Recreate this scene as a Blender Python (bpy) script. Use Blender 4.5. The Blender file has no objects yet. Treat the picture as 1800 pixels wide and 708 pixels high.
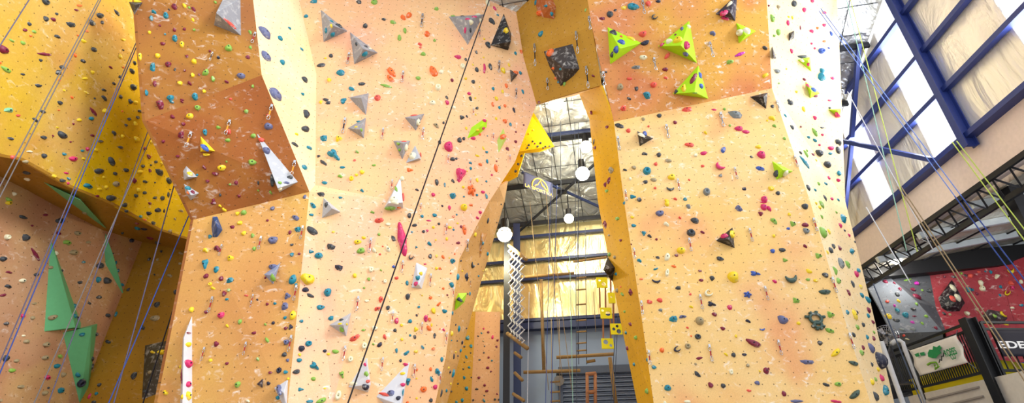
import bpy, bmesh, math, random
from mathutils import Vector, Matrix
from mathutils.bvhtree import BVHTree
from mathutils.geometry import intersect_line_plane
rnd = random.Random(7)
scene = bpy.context.scene
COL = scene.collection

# ------------------------------------------------------------------ camera
F_PX, TILT, EYE = 873.0, math.radians(28.6), Vector((0, 0, 1.6))
CT, ST = math.cos(TILT), math.sin(TILT)
cd = bpy.data.cameras.new('camera'); cam = bpy.data.objects.new('camera', cd); COL.objects.link(cam)
cam.location = EYE; cam.rotation_euler = (math.pi / 2 + TILT, 0, 0)
cd.sensor_width = 36.0; cd.lens = F_PX / 1800 * 36.0; cd.clip_start = .05; cd.clip_end = 300
scene.camera = cam

# ------------------------------------------------------------------ world, sun, exposure
vs = scene.view_settings
vs.view_transform = 'Standard'; vs.look = 'None'; vs.exposure = 0.12; vs.gamma = 1.0; vs.use_curve_mapping = False
w = bpy.data.worlds.new('world'); scene.world = w; w.use_nodes = True
WB = w.node_tree.nodes['Background']
WB.inputs[0].default_value = (0.93, 0.96, 1.0, 1); WB.inputs[1].default_value = 1.45
def sun(name, el, az, strength, ang, col):
    l = bpy.data.lights.new(name, 'SUN'); l.energy = strength; l.angle = math.radians(ang); l.color = col
    o = bpy.data.objects.new(name, l); COL.objects.link(o)
    # az: direction the light comes from, 0 = +Y, 90 = +X
    d = Vector((math.sin(math.radians(az)) * math.cos(math.radians(el)), math.cos(math.radians(az)) * math.cos(math.radians(el)), math.sin(math.radians(el))))
    o.rotation_euler = d.to_track_quat('Z', 'Y').to_euler()
sun('sun', 26, 116, 1.8, 14, (1.0, .98, .95))

# ------------------------------------------------------------------ projection helpers
def ray(x, y):
    a, b = (x - 900) / F_PX, (354 - y) / F_PX
    return Vector((a, CT - ST * b, ST + CT * b))
def P(x, y, Y=None, X=None, Z=None):
    d = ray(x, y)
    k = Y / d.y if Y is not None else X / d.x if X is not None else (Z - EYE.z) / d.z
    return EYE + d * k
class Plane:
    def __init__(s, a, b, c):
        s.p = a; s.n = (b - a).cross(c - a).normalized()
        if s.n.dot(EYE - a) < 0: s.n = -s.n
    def at(s, x, y):
        d = ray(x, y); return EYE + d * ((s.p - EYE).dot(s.n) / d.dot(s.n))
def depth_of(p): return (p - EYE).dot(Vector((0, CT, ST)))
def proj(p):
    v = p - EYE; f = v.dot(Vector((0, CT, ST)))
    return 900 + F_PX * v.x / f, 354 - F_PX * v.dot(Vector((0, -ST, CT))) / f

# ------------------------------------------------------------------ object helpers
def srgb(c):
    f = lambda v: (v / 255 / 12.92) if v / 255 <= .04045 else ((v / 255 + .055) / 1.055) ** 2.4
    return (f(c[0]), f(c[1]), f(c[2]), 1)
def link(name, me, mat=None, parent=None):
    o = bpy.data.objects.new(name, me); COL.objects.link(o)
    if mat is not None:
        for m in (mat if isinstance(mat, (list, tuple)) else [mat]): me.materials.append(m)
    if parent is not None: o.parent = parent
    return o
def tag(o, label=None, cat=None, group=None, kind=None):
    if label: o['label'] = label
    if cat: o['category'] = cat
    if group: o['group'] = group
    if kind: o['kind'] = kind
    return o
def empty(name, loc=(0, 0, 0), rot=(0, 0, 0)):
    o = bpy.data.objects.new(name, None); COL.objects.link(o); o.location = loc; o.rotation_euler = rot; o.empty_display_size = .1
    return o
def bm_obj(name, bm, mat, parent=None, smooth=False):
    me = bpy.data.meshes.new(name); bmesh.ops.recalc_face_normals(bm, faces=bm.faces); bm.to_mesh(me); bm.free()
    if smooth:
        for p in me.polygons: p.use_smooth = True
    return link(name, me, mat, parent)
def child(o, parent):
    o.parent = parent; o.matrix_parent_inverse = Matrix.Translation(-parent.location) if parent.rotation_euler.to_matrix().is_identity else parent.matrix_basis.inverted()
    return o
def add_box(bm, c, s, R=None):
    vs_ = []
    for dx in (-.5, .5):
        for dy in (-.5, .5):
            for dz in (-.5, .5):
                v = Vector((dx * s[0], dy * s[1], dz * s[2]))
                if R is not None: v = R @ v
                vs_.append(bm.verts.new(Vector(c) + v))
    for f in ((0, 1, 3, 2), (4, 6, 7, 5), (0, 4, 5, 1), (2, 3, 7, 6), (0, 2, 6, 4), (1, 5, 7, 3)):
        bm.faces.new([vs_[i] for i in f])
def frame_of(d, up=Vector((0, 0, 1))):
    z = d.normalized(); x = up.cross(z)
    if x.length < 1e-4: x = Vector((1, 0, 0)).cross(z)
    x.normalize(); return Matrix((x, z.cross(x), z)).transposed()
def add_bar(bm, a, b, wx, wy, up=Vector((0, 0, 1))):
    a, b = Vector(a), Vector(b); R = frame_of(b - a, up)
    add_box(bm, (a + b) / 2, (wx, wy, (b - a).length), R)
def add_tube(bm, pts, r, seg=6, cap=True):
    pts = [Vector(p) for p in pts]; rings = []
    for i, p in enumerate(pts):
        d = (pts[min(i + 1, len(pts) - 1)] - pts[max(i - 1, 0)])
        R = frame_of(d); rr = r[i] if isinstance(r, (list, tuple)) else r
        rings.append([bm.verts.new(p + R @ Vector((math.cos(2 * math.pi * k / seg) * rr, math.sin(2 * math.pi * k / seg) * rr, 0))) for k in range(seg)])
    for A, B in zip(rings, rings[1:]):
        for k in range(seg): bm.faces.new((A[k], A[(k + 1) % seg], B[(k + 1) % seg], B[k]))
    if cap: bm.faces.new(rings[0][::-1]); bm.faces.new(rings[-1])
def add_ibeam(bm, a, b, wd, dp, up):
    """H-section: two flanges and a web; up = direction of the web's depth"""
    a, b = Vector(a), Vector(b); R = frame_of(b - a, up)  # x = up x z ; y ~ up
    y = R @ Vector((0, 1, 0)); L = (b - a).length; c = (a + b) / 2
    t = dp * .09
    for s in (-1, 1): add_box(bm, c + y * s * (dp - t) / 2, (wd, t, L), R)
    add_box(bm, c, (t, dp - 2 * t, L), R)
def poly_prism(bm, pts, off):
    """a closed slab over polygon pts, thickness vector off"""
    A = [bm.verts.new(p) for p in pts]; B = [bm.verts.new(Vector(p) + off) for p in pts]
    bm.faces.new(A); bm.faces.new(B[::-1])
    for i in range(len(A)): bm.faces.new((A[i], B[i], B[(i + 1) % len(A)], A[(i + 1) % len(A)]))

# ------------------------------------------------------------------ materials
MATS = {}
def nodes(name):
    m = bpy.data.materials.new(name); m.use_nodes = True
    return m, m.node_tree.nodes, m.node_tree.links, m.node_tree.nodes['Principled BSDF']
def plain(name, c, rough=.6, metal=0., var=.12, scale=14, bump=.0, spec=.4):
    if name in MATS: return MATS[name]
    m, N, L, B = nodes(name); c = srgb(c)
    t = N.new('ShaderNodeTexCoord'); n = N.new('ShaderNodeTexNoise'); n.inputs['Scale'].default_value = scale; n.inputs['Detail'].default_value = 3
    L.new(t.outputs['Object'], n.inputs['Vector'])
    mx = N.new('ShaderNodeMix'); mx.data_type = 'RGBA'
    mx.inputs['A'].default_value = tuple(v * (1 - var) for v in c[:3]) + (1,); mx.inputs['B'].default_value = tuple(min(1, v * (1 + var)) for v in c[:3]) + (1,)
    L.new(n.outputs['Fac'], mx.inputs['Factor']); L.new(mx.outputs['Result'], B.inputs['Base Color'])
    B.inputs['Roughness'].default_value = rough; B.inputs['Metallic'].default_value = metal; B.inputs['Specular IOR Level'].default_value = spec
    if bump:
        b = N.new('ShaderNodeBump'); b.inputs['Strength'].default_value = bump; b.inputs['Distance'].default_value = .01
        L.new(n.outputs['Fac'], b.inputs['Height']); L.new(b.outputs['Normal'], B.inputs['Normal'])
    MATS[name] = m; return m
def emit(name, c, s):
    if name in MATS: return MATS[name]
    m, N, L, B = nodes(name); B.inputs['Base Color'].default_value = srgb(c)
    B.inputs['Emission Color'].default_value = srgb(c); B.inputs['Emission Strength'].default_value = s
    MATS[name] = m; return m
def ply(name, a, b, c=None, chalk=.6, nuts=True, spacing=.17, grime=.0):
    """painted, textured climbing ply: blotches of two or three paints, chalk smears, rows of insert holes (uv in metres)"""
    m, N, L, B = nodes(name)
    t = N.new('ShaderNodeTexCoord'); uv = N.new('ShaderNodeUVMap')
    def noise(scale, detail=3, rough=.55, dist=0., vec=None):
        n = N.new('ShaderNodeTexNoise'); n.inputs['Scale'].default_value = scale; n.inputs['Detail'].default_value = detail
        n.inputs['Roughness'].default_value = rough; n.inputs['Distortion'].default_value = dist
        L.new(vec if vec is not None else t.outputs['Object'], n.inputs['Vector']); return n.outputs['Fac']
    def rng(v, lo, hi):
        r = N.new('ShaderNodeMapRange'); r.inputs['From Min'].default_value = lo; r.inputs['From Max'].default_value = hi
        r.interpolation_type = 'SMOOTHSTEP'; L.new(v, r.inputs['Value']); return r.outputs['Result']
    def mix(f, A, Bc):
        x = N.new('ShaderNodeMix'); x.data_type = 'RGBA'
        for k, v in (('A', A), ('B', Bc)):
            if isinstance(v, tuple): x.inputs[k].default_value = v
            else: L.new(v, x.inputs[k])
        if isinstance(f, float): x.inputs['Factor'].default_value = f
        else: L.new(f, x.inputs['Factor'])
        return x.outputs['Result']
    def mul(p, q):
        x = N.new('ShaderNodeMath'); x.operation = 'MULTIPLY'; L.new(p, x.inputs[0])
        if isinstance(q, float): x.inputs[1].default_value = q
        else: L.new(q, x.inputs[1])
        return x.outputs[0]
    col = mix(rng(noise(.55, 2), .36, .64), srgb(a), srgb(b))
    if c: col = mix(rng(noise(.75, 2, dist=.3), .46, .78), col, srgb(c))
    # fine sprayed texture
    fine = noise(55, 2)
    dk = N.new('ShaderNodeMix'); dk.data_type = 'RGBA'; dk.blend_type = 'MULTIPLY'; dk.inputs['B'].default_value = (.8, .78, .74, 1)
    L.new(mul(rng(fine, .35, .75), .45), dk.inputs['Factor']); L.new(col, dk.inputs['A']); col = dk.outputs['Result']
    if grime:
        col = mix(mul(rng(noise(1.6, 4), .45, .75), grime), col, tuple(v * .45 for v in srgb(a)[:3]) + (1,))
    # chalk smears
    mp = N.new('ShaderNodeMapping'); mp.inputs['Scale'].default_value = (1.0, 1.0, 1.0); L.new(uv.outputs['UV'], mp.inputs['Vector']); mp.inputs['Rotation'].default_value = (0, 0, .6)
    mp.inputs['Scale'].default_value = (6.5, 9.5, 1)
    ch = mul(rng(noise(1.0, 4, .6, .8, mp.outputs['Vector']), .54, .78), rng(noise(1.7, 2), .38, .60))
    col = mix(mul(ch, chalk), col, srgb((250, 246, 240)))
    if nuts:
        sc = N.new('ShaderNodeVectorMath'); sc.operation = 'SCALE'; sc.inputs['Scale'].default_value = 1 / spacing; L.new(uv.outputs['UV'], sc.inputs[0])
        fr = N.new('ShaderNodeVectorMath'); fr.operation = 'FRACTION'; L.new(sc.outputs[0], fr.inputs[0])
        sb = N.new('ShaderNodeVectorMath'); sb.operation = 'SUBTRACT'; sb.inputs[1].default_value = (.5, .5, 0); L.new(fr.outputs[0], sb.inputs[0])
        ln = N.new('ShaderNodeVectorMath'); ln.operation = 'LENGTH'; L.new(sb.outputs[0], ln.inputs[0])
        lt = N.new('ShaderNodeMath'); lt.operation = 'LESS_THAN'; lt.inputs[1].default_value = .058; L.new(ln.outputs['Value'], lt.inputs[0])
        col = mix(mul(lt.outputs[0], .72), col, srgb((70, 48, 30)))
    L.new(col, B.inputs['Base Color']); B.inputs['Roughness'].default_value = .72; B.inputs['Specular IOR Level'].default_value = .25
    bp = N.new('ShaderNodeBump'); bp.inputs['Strength'].default_value = .25; bp.inputs['Distance'].default_value = .004
    L.new(fine, bp.inputs['Height']); L.new(bp.outputs['Normal'], B.inputs['Normal'])
    MATS[name] = m; return m
def foil(name, tint, rough=.28, scale=1.6, metal=.8):
    """crinkled silver insulation blanket"""
    m, N, L, B = nodes(name)
    t = N.new('ShaderNodeTexCoord'); mp = N.new('ShaderNodeMapping'); mp.inputs['Scale'].default_value = (1, 1, .35); L.new(t.outputs['Object'], mp.inputs['Vector'])
    n = N.new('ShaderNodeTexNoise'); n.inputs['Scale'].default_value = scale; n.inputs['Detail'].default_value = 6; n.inputs['Distortion'].default_value = 1.2; L.new(mp.outputs['Vector'], n.inputs['Vector'])
    mx = N.new('ShaderNodeMix'); mx.data_type = 'RGBA'; mx.inputs['A'].default_value = tuple(v * .7 for v in srgb(tint)[:3]) + (1,); mx.inputs['B'].default_value = srgb(tint)
    L.new(n.outputs['Fac'], mx.inputs['Factor']); L.new(mx.outputs['Result'], B.inputs['Base Color'])
    B.inputs['Metallic'].default_value = metal; B.inputs['Roughness'].default_value = rough
    b = N.new('ShaderNodeBump'); b.inputs['Strength'].default_value = .9; b.inputs['Distance'].default_value = .12; L.new(n.outputs['Fac'], b.inputs['Height']); L.new(b.outputs['Normal'], B.inputs['Normal'])
    MATS[name] = m; return m

M_CORNER = ply('paint_corner', (202, 164, 84), (204, 168, 48), (194, 142, 74), chalk=.45)
M_YELLOW = ply('paint_yellow', (228, 194, 8), (206, 168, 10), None, chalk=.25)
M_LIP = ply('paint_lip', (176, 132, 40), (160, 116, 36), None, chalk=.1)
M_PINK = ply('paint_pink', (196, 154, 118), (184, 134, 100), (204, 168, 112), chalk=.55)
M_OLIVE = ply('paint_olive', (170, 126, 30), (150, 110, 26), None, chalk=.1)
M_BROWN_SHADED = ply('paint_brown_shaded', (150, 94, 50), (166, 116, 48), (140, 82, 44), chalk=.6)  # brown paint, darkened further for the weak light on the leaning tower top
M_BROWN2_SHADED = ply('paint_brown_low_shaded', (156, 92, 42), (146, 82, 36), (164, 108, 46), chalk=.5)  # brown of the lower overhang, its shade put into the colour
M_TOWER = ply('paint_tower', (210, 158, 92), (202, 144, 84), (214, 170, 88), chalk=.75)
M_PEACH = ply('paint_peach', (242, 198, 144), (240, 186, 140), (240, 178, 144), chalk=.9)
M_ROSE = ply('paint_rose', (242, 194, 156), (238, 180, 152), (242, 202, 146), chalk=.9)
M_OCHRE = ply('paint_ochre', (192, 144, 52), (180, 132, 46), None, chalk=.12)
M_OCHRE2 = ply('paint_ochre_side', (222, 168, 24), (210, 156, 26), None, chalk=.1)
M_RECESS = ply('paint_recess', (218, 168, 102), (210, 158, 92), None, chalk=.4)
M_FARP = ply('paint_far_pink', (212, 164, 124), (206, 156, 112), None, chalk=.3)
M_PIPE = plain('pale_pipe', (190, 192, 196), .4)
M_ORANGE = ply('paint_orange', (216, 140, 90), (220, 164, 74), (204, 120, 74), chalk=.95)
M_TAN = ply('paint_tan', (240, 202, 138), (238, 195, 118), (231, 166, 114), chalk=.85)
M_PALE = ply('paint_pale', (246, 222, 180), (246, 214, 160), None, chalk=.5)
M_GREYW = ply('paint_grey_boulder', (112, 118, 128), (100, 106, 116), None, chalk=.4)
M_DGREYW = ply('paint_slate_boulder', (92, 94, 100), (84, 86, 92), None, chalk=.25)
M_REDW = ply('paint_red_boulder', (160, 52, 62), (172, 70, 78), None, chalk=.8)
M_PLYBACK = plain('raw_ply', (196, 150, 96), .8, scale=8)
M_BLUE = plain('blue_steel', (34, 46, 84), .45, .1)
M_BLUE_BLOOM = plain('window_steel_bloom', (42, 58, 124), .45, .1)  # the blue steel made brighter: bloom from the windows put into its colour
M_DARK = plain('dark_steel', (30, 32, 40), .5, .2)
M_BLACK = plain('black_paint', (16, 16, 20), .5)
M_CONC = plain('concrete', (128, 144, 170), .85, scale=1.2, var=.16)
M_FLOOR = plain('floor_rubber', (150, 142, 132), .8, scale=.8)
M_FOIL = foil('foil_wall', (240, 226, 170))
M_FOILR = foil('foil_roof', (222, 224, 222), .3, 2.2)
M_FOILW = foil('foil_window_side', (250, 246, 242), .4, 1.4, .45)
M_BAND = plain('painted_band', (226, 208, 200), .7)
M_CHROME = plain('chrome', (190, 192, 196), .25, .9, .05)
M_WOOD = plain('log_wood', (150, 118, 70), .75, scale=20, var=.3)
M_REDWOOD = plain('red_wood', (158, 106, 70), .75, scale=20, var=.25)
# ------------------------------------------------------------------ climbing walls: facets
TRI_V, TRI_F, TRI_ID = [], [], []          # everything that holds are bolted to
def register(pts, faces, fid):
    b = len(TRI_V); TRI_V.extend([Vector(p) for p in pts])
    for f in faces: TRI_F.append(tuple(b + i for i in f)); TRI_ID.append(fid)
def panel(name, fid, left, right, mat, parent, thick=.045, label=None):
    """a sheet facet between two chains of points (top to bottom), with a real thickness behind it"""
    n = len(left); pts = [Vector(p) for p in left] + [Vector(p) for p in right]
    faces = []
    for i in range(n - 1):
        a, b, c, d = i, i + 1, n + i + 1, n + i
        if (pts[a] - pts[d]).length > 1e-4: faces.append((a, c, d))
        if (pts[b] - pts[c]).length > 1e-4: faces.append((a, b, c))
    nm = Vector()
    for f in faces: nm += (pts[f[1]] - pts[f[0]]).cross(pts[f[2]] - pts[f[0]])
    nm.normalize()
    cen = sum(pts, Vector()) / len(pts)
    if nm.dot(EYE - cen) < 0: nm = -nm; faces = [f[::-1] for f in faces]
    register(pts, faces, fid)
    up = (Vector((0, 0, 1)) - nm * nm.z); up.normalize(); ux = up.cross(nm)
    bm = bmesh.new(); uvl = bm.loops.layers.uv.new('UVMap')
    A = [bm.verts.new(p) for p in pts]; B = [bm.verts.new(p - nm * thick) for p in pts]
    edges = {}
    for f in faces:
        try: bm.faces.new([A[i] for i in f]); bm.faces.new([B[i] for i in f][::-1])
        except ValueError: continue
        for k in range(3):
            e = (f[k], f[(k + 1) % 3]); edges[e] = edges.get(e, 0) + 1
    for (i, j) in list(edges):
        if (j, i) not in edges:
            try: bm.faces.new((A[j], A[i], B[i], B[j]))
            except ValueError: pass
    for f in bm.faces:
        for l in f.loops:
            v = l.vert.co - cen; l[uvl].uv = (v.dot(ux), v.dot(up))
    me = bpy.data.meshes.new(name); bm.to_mesh(me); bm.free()
    o = link(name, me, mat, parent)
    if label: o['label'] = label
    return o
def ground(a, b, z=0.0):
    """continue the line a -> b down to the floor"""
    d = b - a; return b + d * ((z - b.z) / d.z)

# --- central and window side walls -------------------------------------------------
pl3 = Plane(P(680, 350, Y=8.2), P(585, 708, Y=8.3), P(905, 285, Y=8.9))
p3 = pl3.at
J = p3(680, 350); K = p3(585, 708); D1 = p3(807, 100); D0 = p3(870.5, -25)
pl2 = Plane(J, D1, P(554, 325, Y=8.05)); p2 = pl2.at
pl5 = Plane(J, K, P(554, 325, Y=8.05)); p5 = pl5.at
E1 = P(544, 337, Y=7.85); E2 = P(506, 708, Y=7.9); E0 = P(460, 132, Y=6.95); Et = P(438, -60, Y=6.55)
F1 = P(554, 325, Y=8.05); F0 = p2(556, 130); Ft = p2(520, -25)

central = empty('climbing_wall', (-1.6, 8.2, 0))
tag(central, 'tall peach climbing wall with a pale strip, between the brown tower and the arch', 'climbing wall')
tower = empty('climbing_wall', (-4.6, 7.9, 0))
tag(tower, 'brown climbing tower with two overhangs between the yellow corner and the peach wall', 'climbing wall')
winw = empty('climbing_wall', (4, 8, 0))
tag(winw, 'broad orange and tan climbing wall beside the windows, with lime pyramids on its overhang', 'climbing wall')
arch = empty('climbing_wall', (1.2, 8.3, 9))
tag(arch, 'ochre bridging climbing wall over the arch with a dark kite and an orange boulder', 'climbing wall')
corner = empty('climbing_wall', (-8, 7, 0))
tag(corner, 'yellow corner climbing wall with a pink lower face and mint spikes', 'climbing wall')
def ch(o, par): return child(o, par)
def pan(name, fid, L, R, mat, par, **k):
    o = panel(name, fid, L, R, mat, None, **k); ch(o, par); return o
# brown tower
T0 = [P(234, -40, Y=5.75), P(255, 212, Y=6.7), P(340, 386, Y=7.7), P(276, 708, Y=7.9)]
pan('upper_panel', 'T1', T0[:2], [Et, E0], M_BROWN_SHADED, tower)
pan('overhang_panel', 'T2', T0[1:3], [E0, E1], M_BROWN2_SHADED, tower)
pan('lower_panel', 'T3', [T0[2], T0[3], ground(T0[2], T0[3])], [E1, E2, ground(E1, E2)], M_TOWER, tower)
# return of the tower towards the corner, seen from a step aside
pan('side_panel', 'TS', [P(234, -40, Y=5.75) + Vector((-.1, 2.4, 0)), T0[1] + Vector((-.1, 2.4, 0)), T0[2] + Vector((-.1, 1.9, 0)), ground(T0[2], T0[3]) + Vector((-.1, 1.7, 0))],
    [T0[0], T0[1], T0[2], ground(T0[2], T0[3])], M_BROWN_SHADED, tower)
# peach wall
pan('pale_strip_panel', 'C1', [Et, E0, E1], [Ft, F0, F1], M_PALE, central)
pan('upper_panel', 'C2', [Ft, F0, F1], [D0, D1, J], M_PEACH, central)
pan('lower_panel', 'C5', [E1, E2, ground(E1, E2)], [J, K, ground(J, K)], M_ROSE, central)
pan('lower_corner_panel', 'C5', [F1, E1], [F1 + Vector((.001, 0, 0)), J], M_ROSE, central)
R3c = [p3(900, -25), p3(920, 100), p3(943, 183), p3(905, 285), p3(860, 354), p3(807, 456), p3(797, 529), p3(783, 630), p3(765, 708)]
R3g = ground(R3c[-2], R3c[-1])
def dline(y):   # a point of the crease between the left and right faces
    if y <= 350:
        pts = [(888, -60), (807, 100), (680, 350)]
    else: pts = [(680, 350), (585, 708)]
    for (x0, y0), (x1, y1) in zip(pts, pts[1:]):
        if y <= y1: return p3(x0 + (x1 - x0) * (y - y0) / (y1 - y0), y)
    return K
pan('arch_side_panel', 'C3', [D0] + [dline(y) for y in (100, 183, 285, 350, 456, 529, 630, 708)] + [ground(J, K)], R3c + [R3g], M_PEACH, central)
S4 = [P(893, 318, Y=9.5), P(887, 354, Y=9.6), P(862, 440, Y=9.75), P(835, 531, Y=9.8), P(805, 640, Y=9.75), P(786, 708, Y=9.7)]
L4 = [p3(877, 327)] + [R3c[4], R3c[5], R3c[6], R3c[7], R3c[8]]
pan('recess_panel', 'C4', L4 + [R3g], S4 + [ground(S4[-2], S4[-1])], M_RECESS, central)
# window side wall
pl7 = Plane(P(1097, 354, Y=8.4), P(1149, 708, Y=8.3), P(1475, 529, Y=8.05)); p7 = pl7.at
A1, A2, A3, A4 = p7(1079, 214), p7(1097, 354), p7(1124, 531), p7(1149, 708)
B1, B2, B3, B4 = p7(1357, 155), p7(1424, 354), p7(1475, 529), p7(1530, 708)
pl6 = Plane(A1, B1, P(1040, 45, Y=7.55)); p6 = pl6.at
G1 = p6(1040, 45); G2 = p6(1182, 2); G3 = p6(1345, -45)
Gt, Gt2 = P(1022, -70, Y=7.2), P(1345, -72, Y=6.7)
pan('top_panel', 'R1', [Gt, Gt2], [G1, G3], M_ORANGE, winw)
pan('overhang_panel', 'R2', [G1, A1], [G3, B1], M_ORANGE, winw)
pan('main_panel', 'R3', [A1, A2, A3, A4, ground(A3, A4)], [B1, B2, B3, B4, ground(B3, B4)], M_TAN, winw)
H = [P(1469, -60, Y=7.6), P(1477, 120, Y=8.6), P(1486, 354, Y=9.1), P(1530, 531, Y=9.0), P(1572, 708, Y=8.9)]
pan('window_side_panel', 'R4', [G3, B1, B2, B3, B4, ground(B3, B4)], H + [ground(H[-2], H[-1])], M_PALE, winw)
# arch bridge and inner side
Q1 = P(1018, 165, Y=9.2)
A0 = p6(1056, 150)
pan('underside_panel', 'LI', [R3c[0], R3c[1], R3c[2], R3c[2] + Vector((.02, .0, 0))], [Gt, G1, A0, Q1], M_OCHRE, arch)
IN = [Q1, P(1036, 210, Y=9.35), P(1051, 354, Y=9.5), P(1084, 531, Y=9.5), P(1120, 708, Y=9.45)]
pan('inner_side_panel', 'SI', IN + [ground(IN[-2], IN[-1])], [A0, A1, A2, A3, A4, ground(A3, A4)], M_OCHRE2, winw)

# corner wall
XU, XL = -7.5, -8.5
LIP = [Vector((XU, 3.0, P(0, 275, X=XU).z)), P(0, 275, X=XU), P(38, 282, X=XU), P(125, 330, X=XU), P(200, 361, X=XU), P(281, 405, X=XU)]
def raise_(p, dz, dx): return p + Vector((dx, 0, dz))
TOPY = 13.0
CU = [raise_(p, TOPY - p.z, .0) for p in LIP]
# two paints meet along a slanted crease
pan('upper_panel', 'YU', CU[:4], LIP[:4], M_CORNER, corner)
pan('yellow_panel', 'YU', CU[3:], LIP[3:], M_YELLOW, corner)
LOW = [Vector((XL, 3.0, P(0, 310, X=XL).z)), P(0, 310, X=XL), P(50, 335, X=XL), P(95, 360, X=XL), P(180, 404, X=XL), P(250, 425, X=XL)]
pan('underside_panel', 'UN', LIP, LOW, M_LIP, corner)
pan('lower_panel', 'PK', LOW, [Vector((XL, p.y, 0)) for p in LOW], M_PINK, corner)
# back return: yellow over olive, with a seam
b1 = P(500, 476, Y=10.8); b0 = LIP[-1]
c1 = Vector((b0.x, b0.y, TOPY)); c2 = Vector((b1.x + .3, b1.y - .4, TOPY))
pan('return_panel', 'YB', [CU[-1], b0], [c2, b1], M_YELLOW, corner)
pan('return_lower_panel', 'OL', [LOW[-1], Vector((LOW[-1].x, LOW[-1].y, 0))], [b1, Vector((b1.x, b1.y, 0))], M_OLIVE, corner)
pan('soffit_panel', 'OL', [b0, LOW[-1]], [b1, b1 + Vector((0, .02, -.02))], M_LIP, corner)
# ------------------------------------------------------------------ the hall: floor, roof, far wall, window side
def struct(o): o['kind'] = 'structure'; return o
bm = bmesh.new(); add_box(bm, (2, 6, -.1), (40, 30, .2)); struct(bm_obj('floor', bm, M_FLOOR))
BW = Plane(P(1000, 567, Y=15), P(1000, 567, Y=15) + Vector((0, 0, 1)), P(1000, 567, Y=15) + Vector((.978, -.208, 0)))
BN, BX = BW.n, Vector((.978, -.208, 0))
b0w = P(1000, 567, Y=15); b0w.z = 0
def bw(s, z, off=0): return b0w + BX * s + Vector((0, 0, z)) + BN * off    # s metres along the far wall
EAVE = BW.at(970, 395).z
ZC = BW.at(1000, 560).z
bm = bmesh.new(); poly_prism(bm, [bw(-14, 0), bw(7.7, 0), bw(7.7, ZC), bw(-14, ZC)], -BN * .25); struct(bm_obj('wall_back', bm, M_CONC))
# upper half: foil blankets between girts
bm = bmesh.new(); poly_prism(bm, [bw(-14, ZC), bw(7.7, ZC), bw(7.7, EAVE + .3), bw(-14, EAVE + .3)], -BN * .2); o = struct(bm_obj('wall_back_upper', bm, M_FOIL))
for i, y in enumerate((562, 490, 457, 415)):      # girts
    z = BW.at(970, y).z
    bm = bmesh.new(); add_bar(bm, bw(-14, z, .1), bw(7.6, z, .1), .09, .12, BN); struct(bm_obj('trim_%d' % (i + 1), bm, M_BLUE))
z = BW.at(1000, 572).z
bm = bmesh.new(); add_bar(bm, bw(-6, z - .02, .16), bw(7.6, z - .02, .16), .2, .3, BN); struct(bm_obj('trim_5', bm, M_BLUE))
# roof: rises from the far eave towards the viewer
SL = .42
def roof_z(p): return EAVE + SL * (b0w - p).dot(-BN) if False else EAVE + SL * max(0.0, (p - b0w).dot(BN))
def on_roof(x, y):
    d = ray(x, y); lo, hi = 2.0, 40.0
    for _ in range(50):
        m = (lo + hi) / 2; q = EYE + d * m
        if q.z > roof_z(q): hi = m
        else: lo = m
    return EYE + d * lo
def rf(s, t, off=0):
    """point of the roof s metres along the far wall, t metres in front of it"""
    return bw(s, EAVE + SL * t + off, t)
WX0 = P(1645, 297.5, X=8.75)
WV = Vector((.1, .995, 0)).normalized(); WN = Vector((-.995, .1, 0)).normalized()
def s_end(t):
    p = bw(0, 0, t); return (Vector((WX0.x, WX0.y, 0)) - p).dot(WN) / BX.dot(WN) - .05
bm = bmesh.new(); poly_prism(bm, [rf(-14, 0), rf(s_end(0), 0), rf(s_end(9.4), 9.4), rf(-14, 9.4)], Vector((0, 0, .2))); struct(bm_obj('ceiling', bm, M_FOILR))
for i, t in enumerate((.25, 1.7, 3.15, 4.6, 6.05, 7.5, 8.9)):
    bm = bmesh.new(); add_bar(bm, rf(-14, t, -.12), rf(s_end(t), t, -.1), .07, .14); struct(bm_obj('trim_%d' % (6 + i), bm, M_DARK))
# wire mesh under the roof blankets
bm = bmesh.new()
for k in range(26): add_tube(bm, [rf(-8 + k * .62, 0, -.02), rf(-8 + k * .62, 9.3, -.02)], .011, 3, False)
for k in range(14): add_tube(bm, [rf(-8, .2 + k * .66, -.02), rf(s_end(.2 + k * .66) - .1, .2 + k * .66, -.02)], .009, 3, False)
struct(bm_obj('ceiling_wire_mesh', bm, M_DARK))

# window side wall, seen in line with its length
WPL = Plane(WX0, WX0 + WV, WX0 + Vector((0, 0, 1)))
def wpt(s, z, off=0): return Vector((WX0.x, WX0.y, 0)) + WV * s + Vector((0, 0, z)) + WN * off
def wsz(x, y): q = WPL.at(x, y); return (q - Vector((WX0.x, WX0.y, 0))).dot(WV), q.z
WIN_W = 45.0                               # daylight through the window strips, watts per square metre
ZS = wsz(1645, 297)[1]                       # sill
ZB = wsz(1677, 354)[1]                       # underside of the painted band
girt_z = [ZS + .02, wsz(1650, 177)[1], wsz(1557, 177)[1], wsz(1557, 177)[1] + 1.1, wsz(1557, 177)[1] + 2.2, wsz(1557, 177)[1] + 3.3]
S0, S1 = -4.6, 4.6
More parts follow.
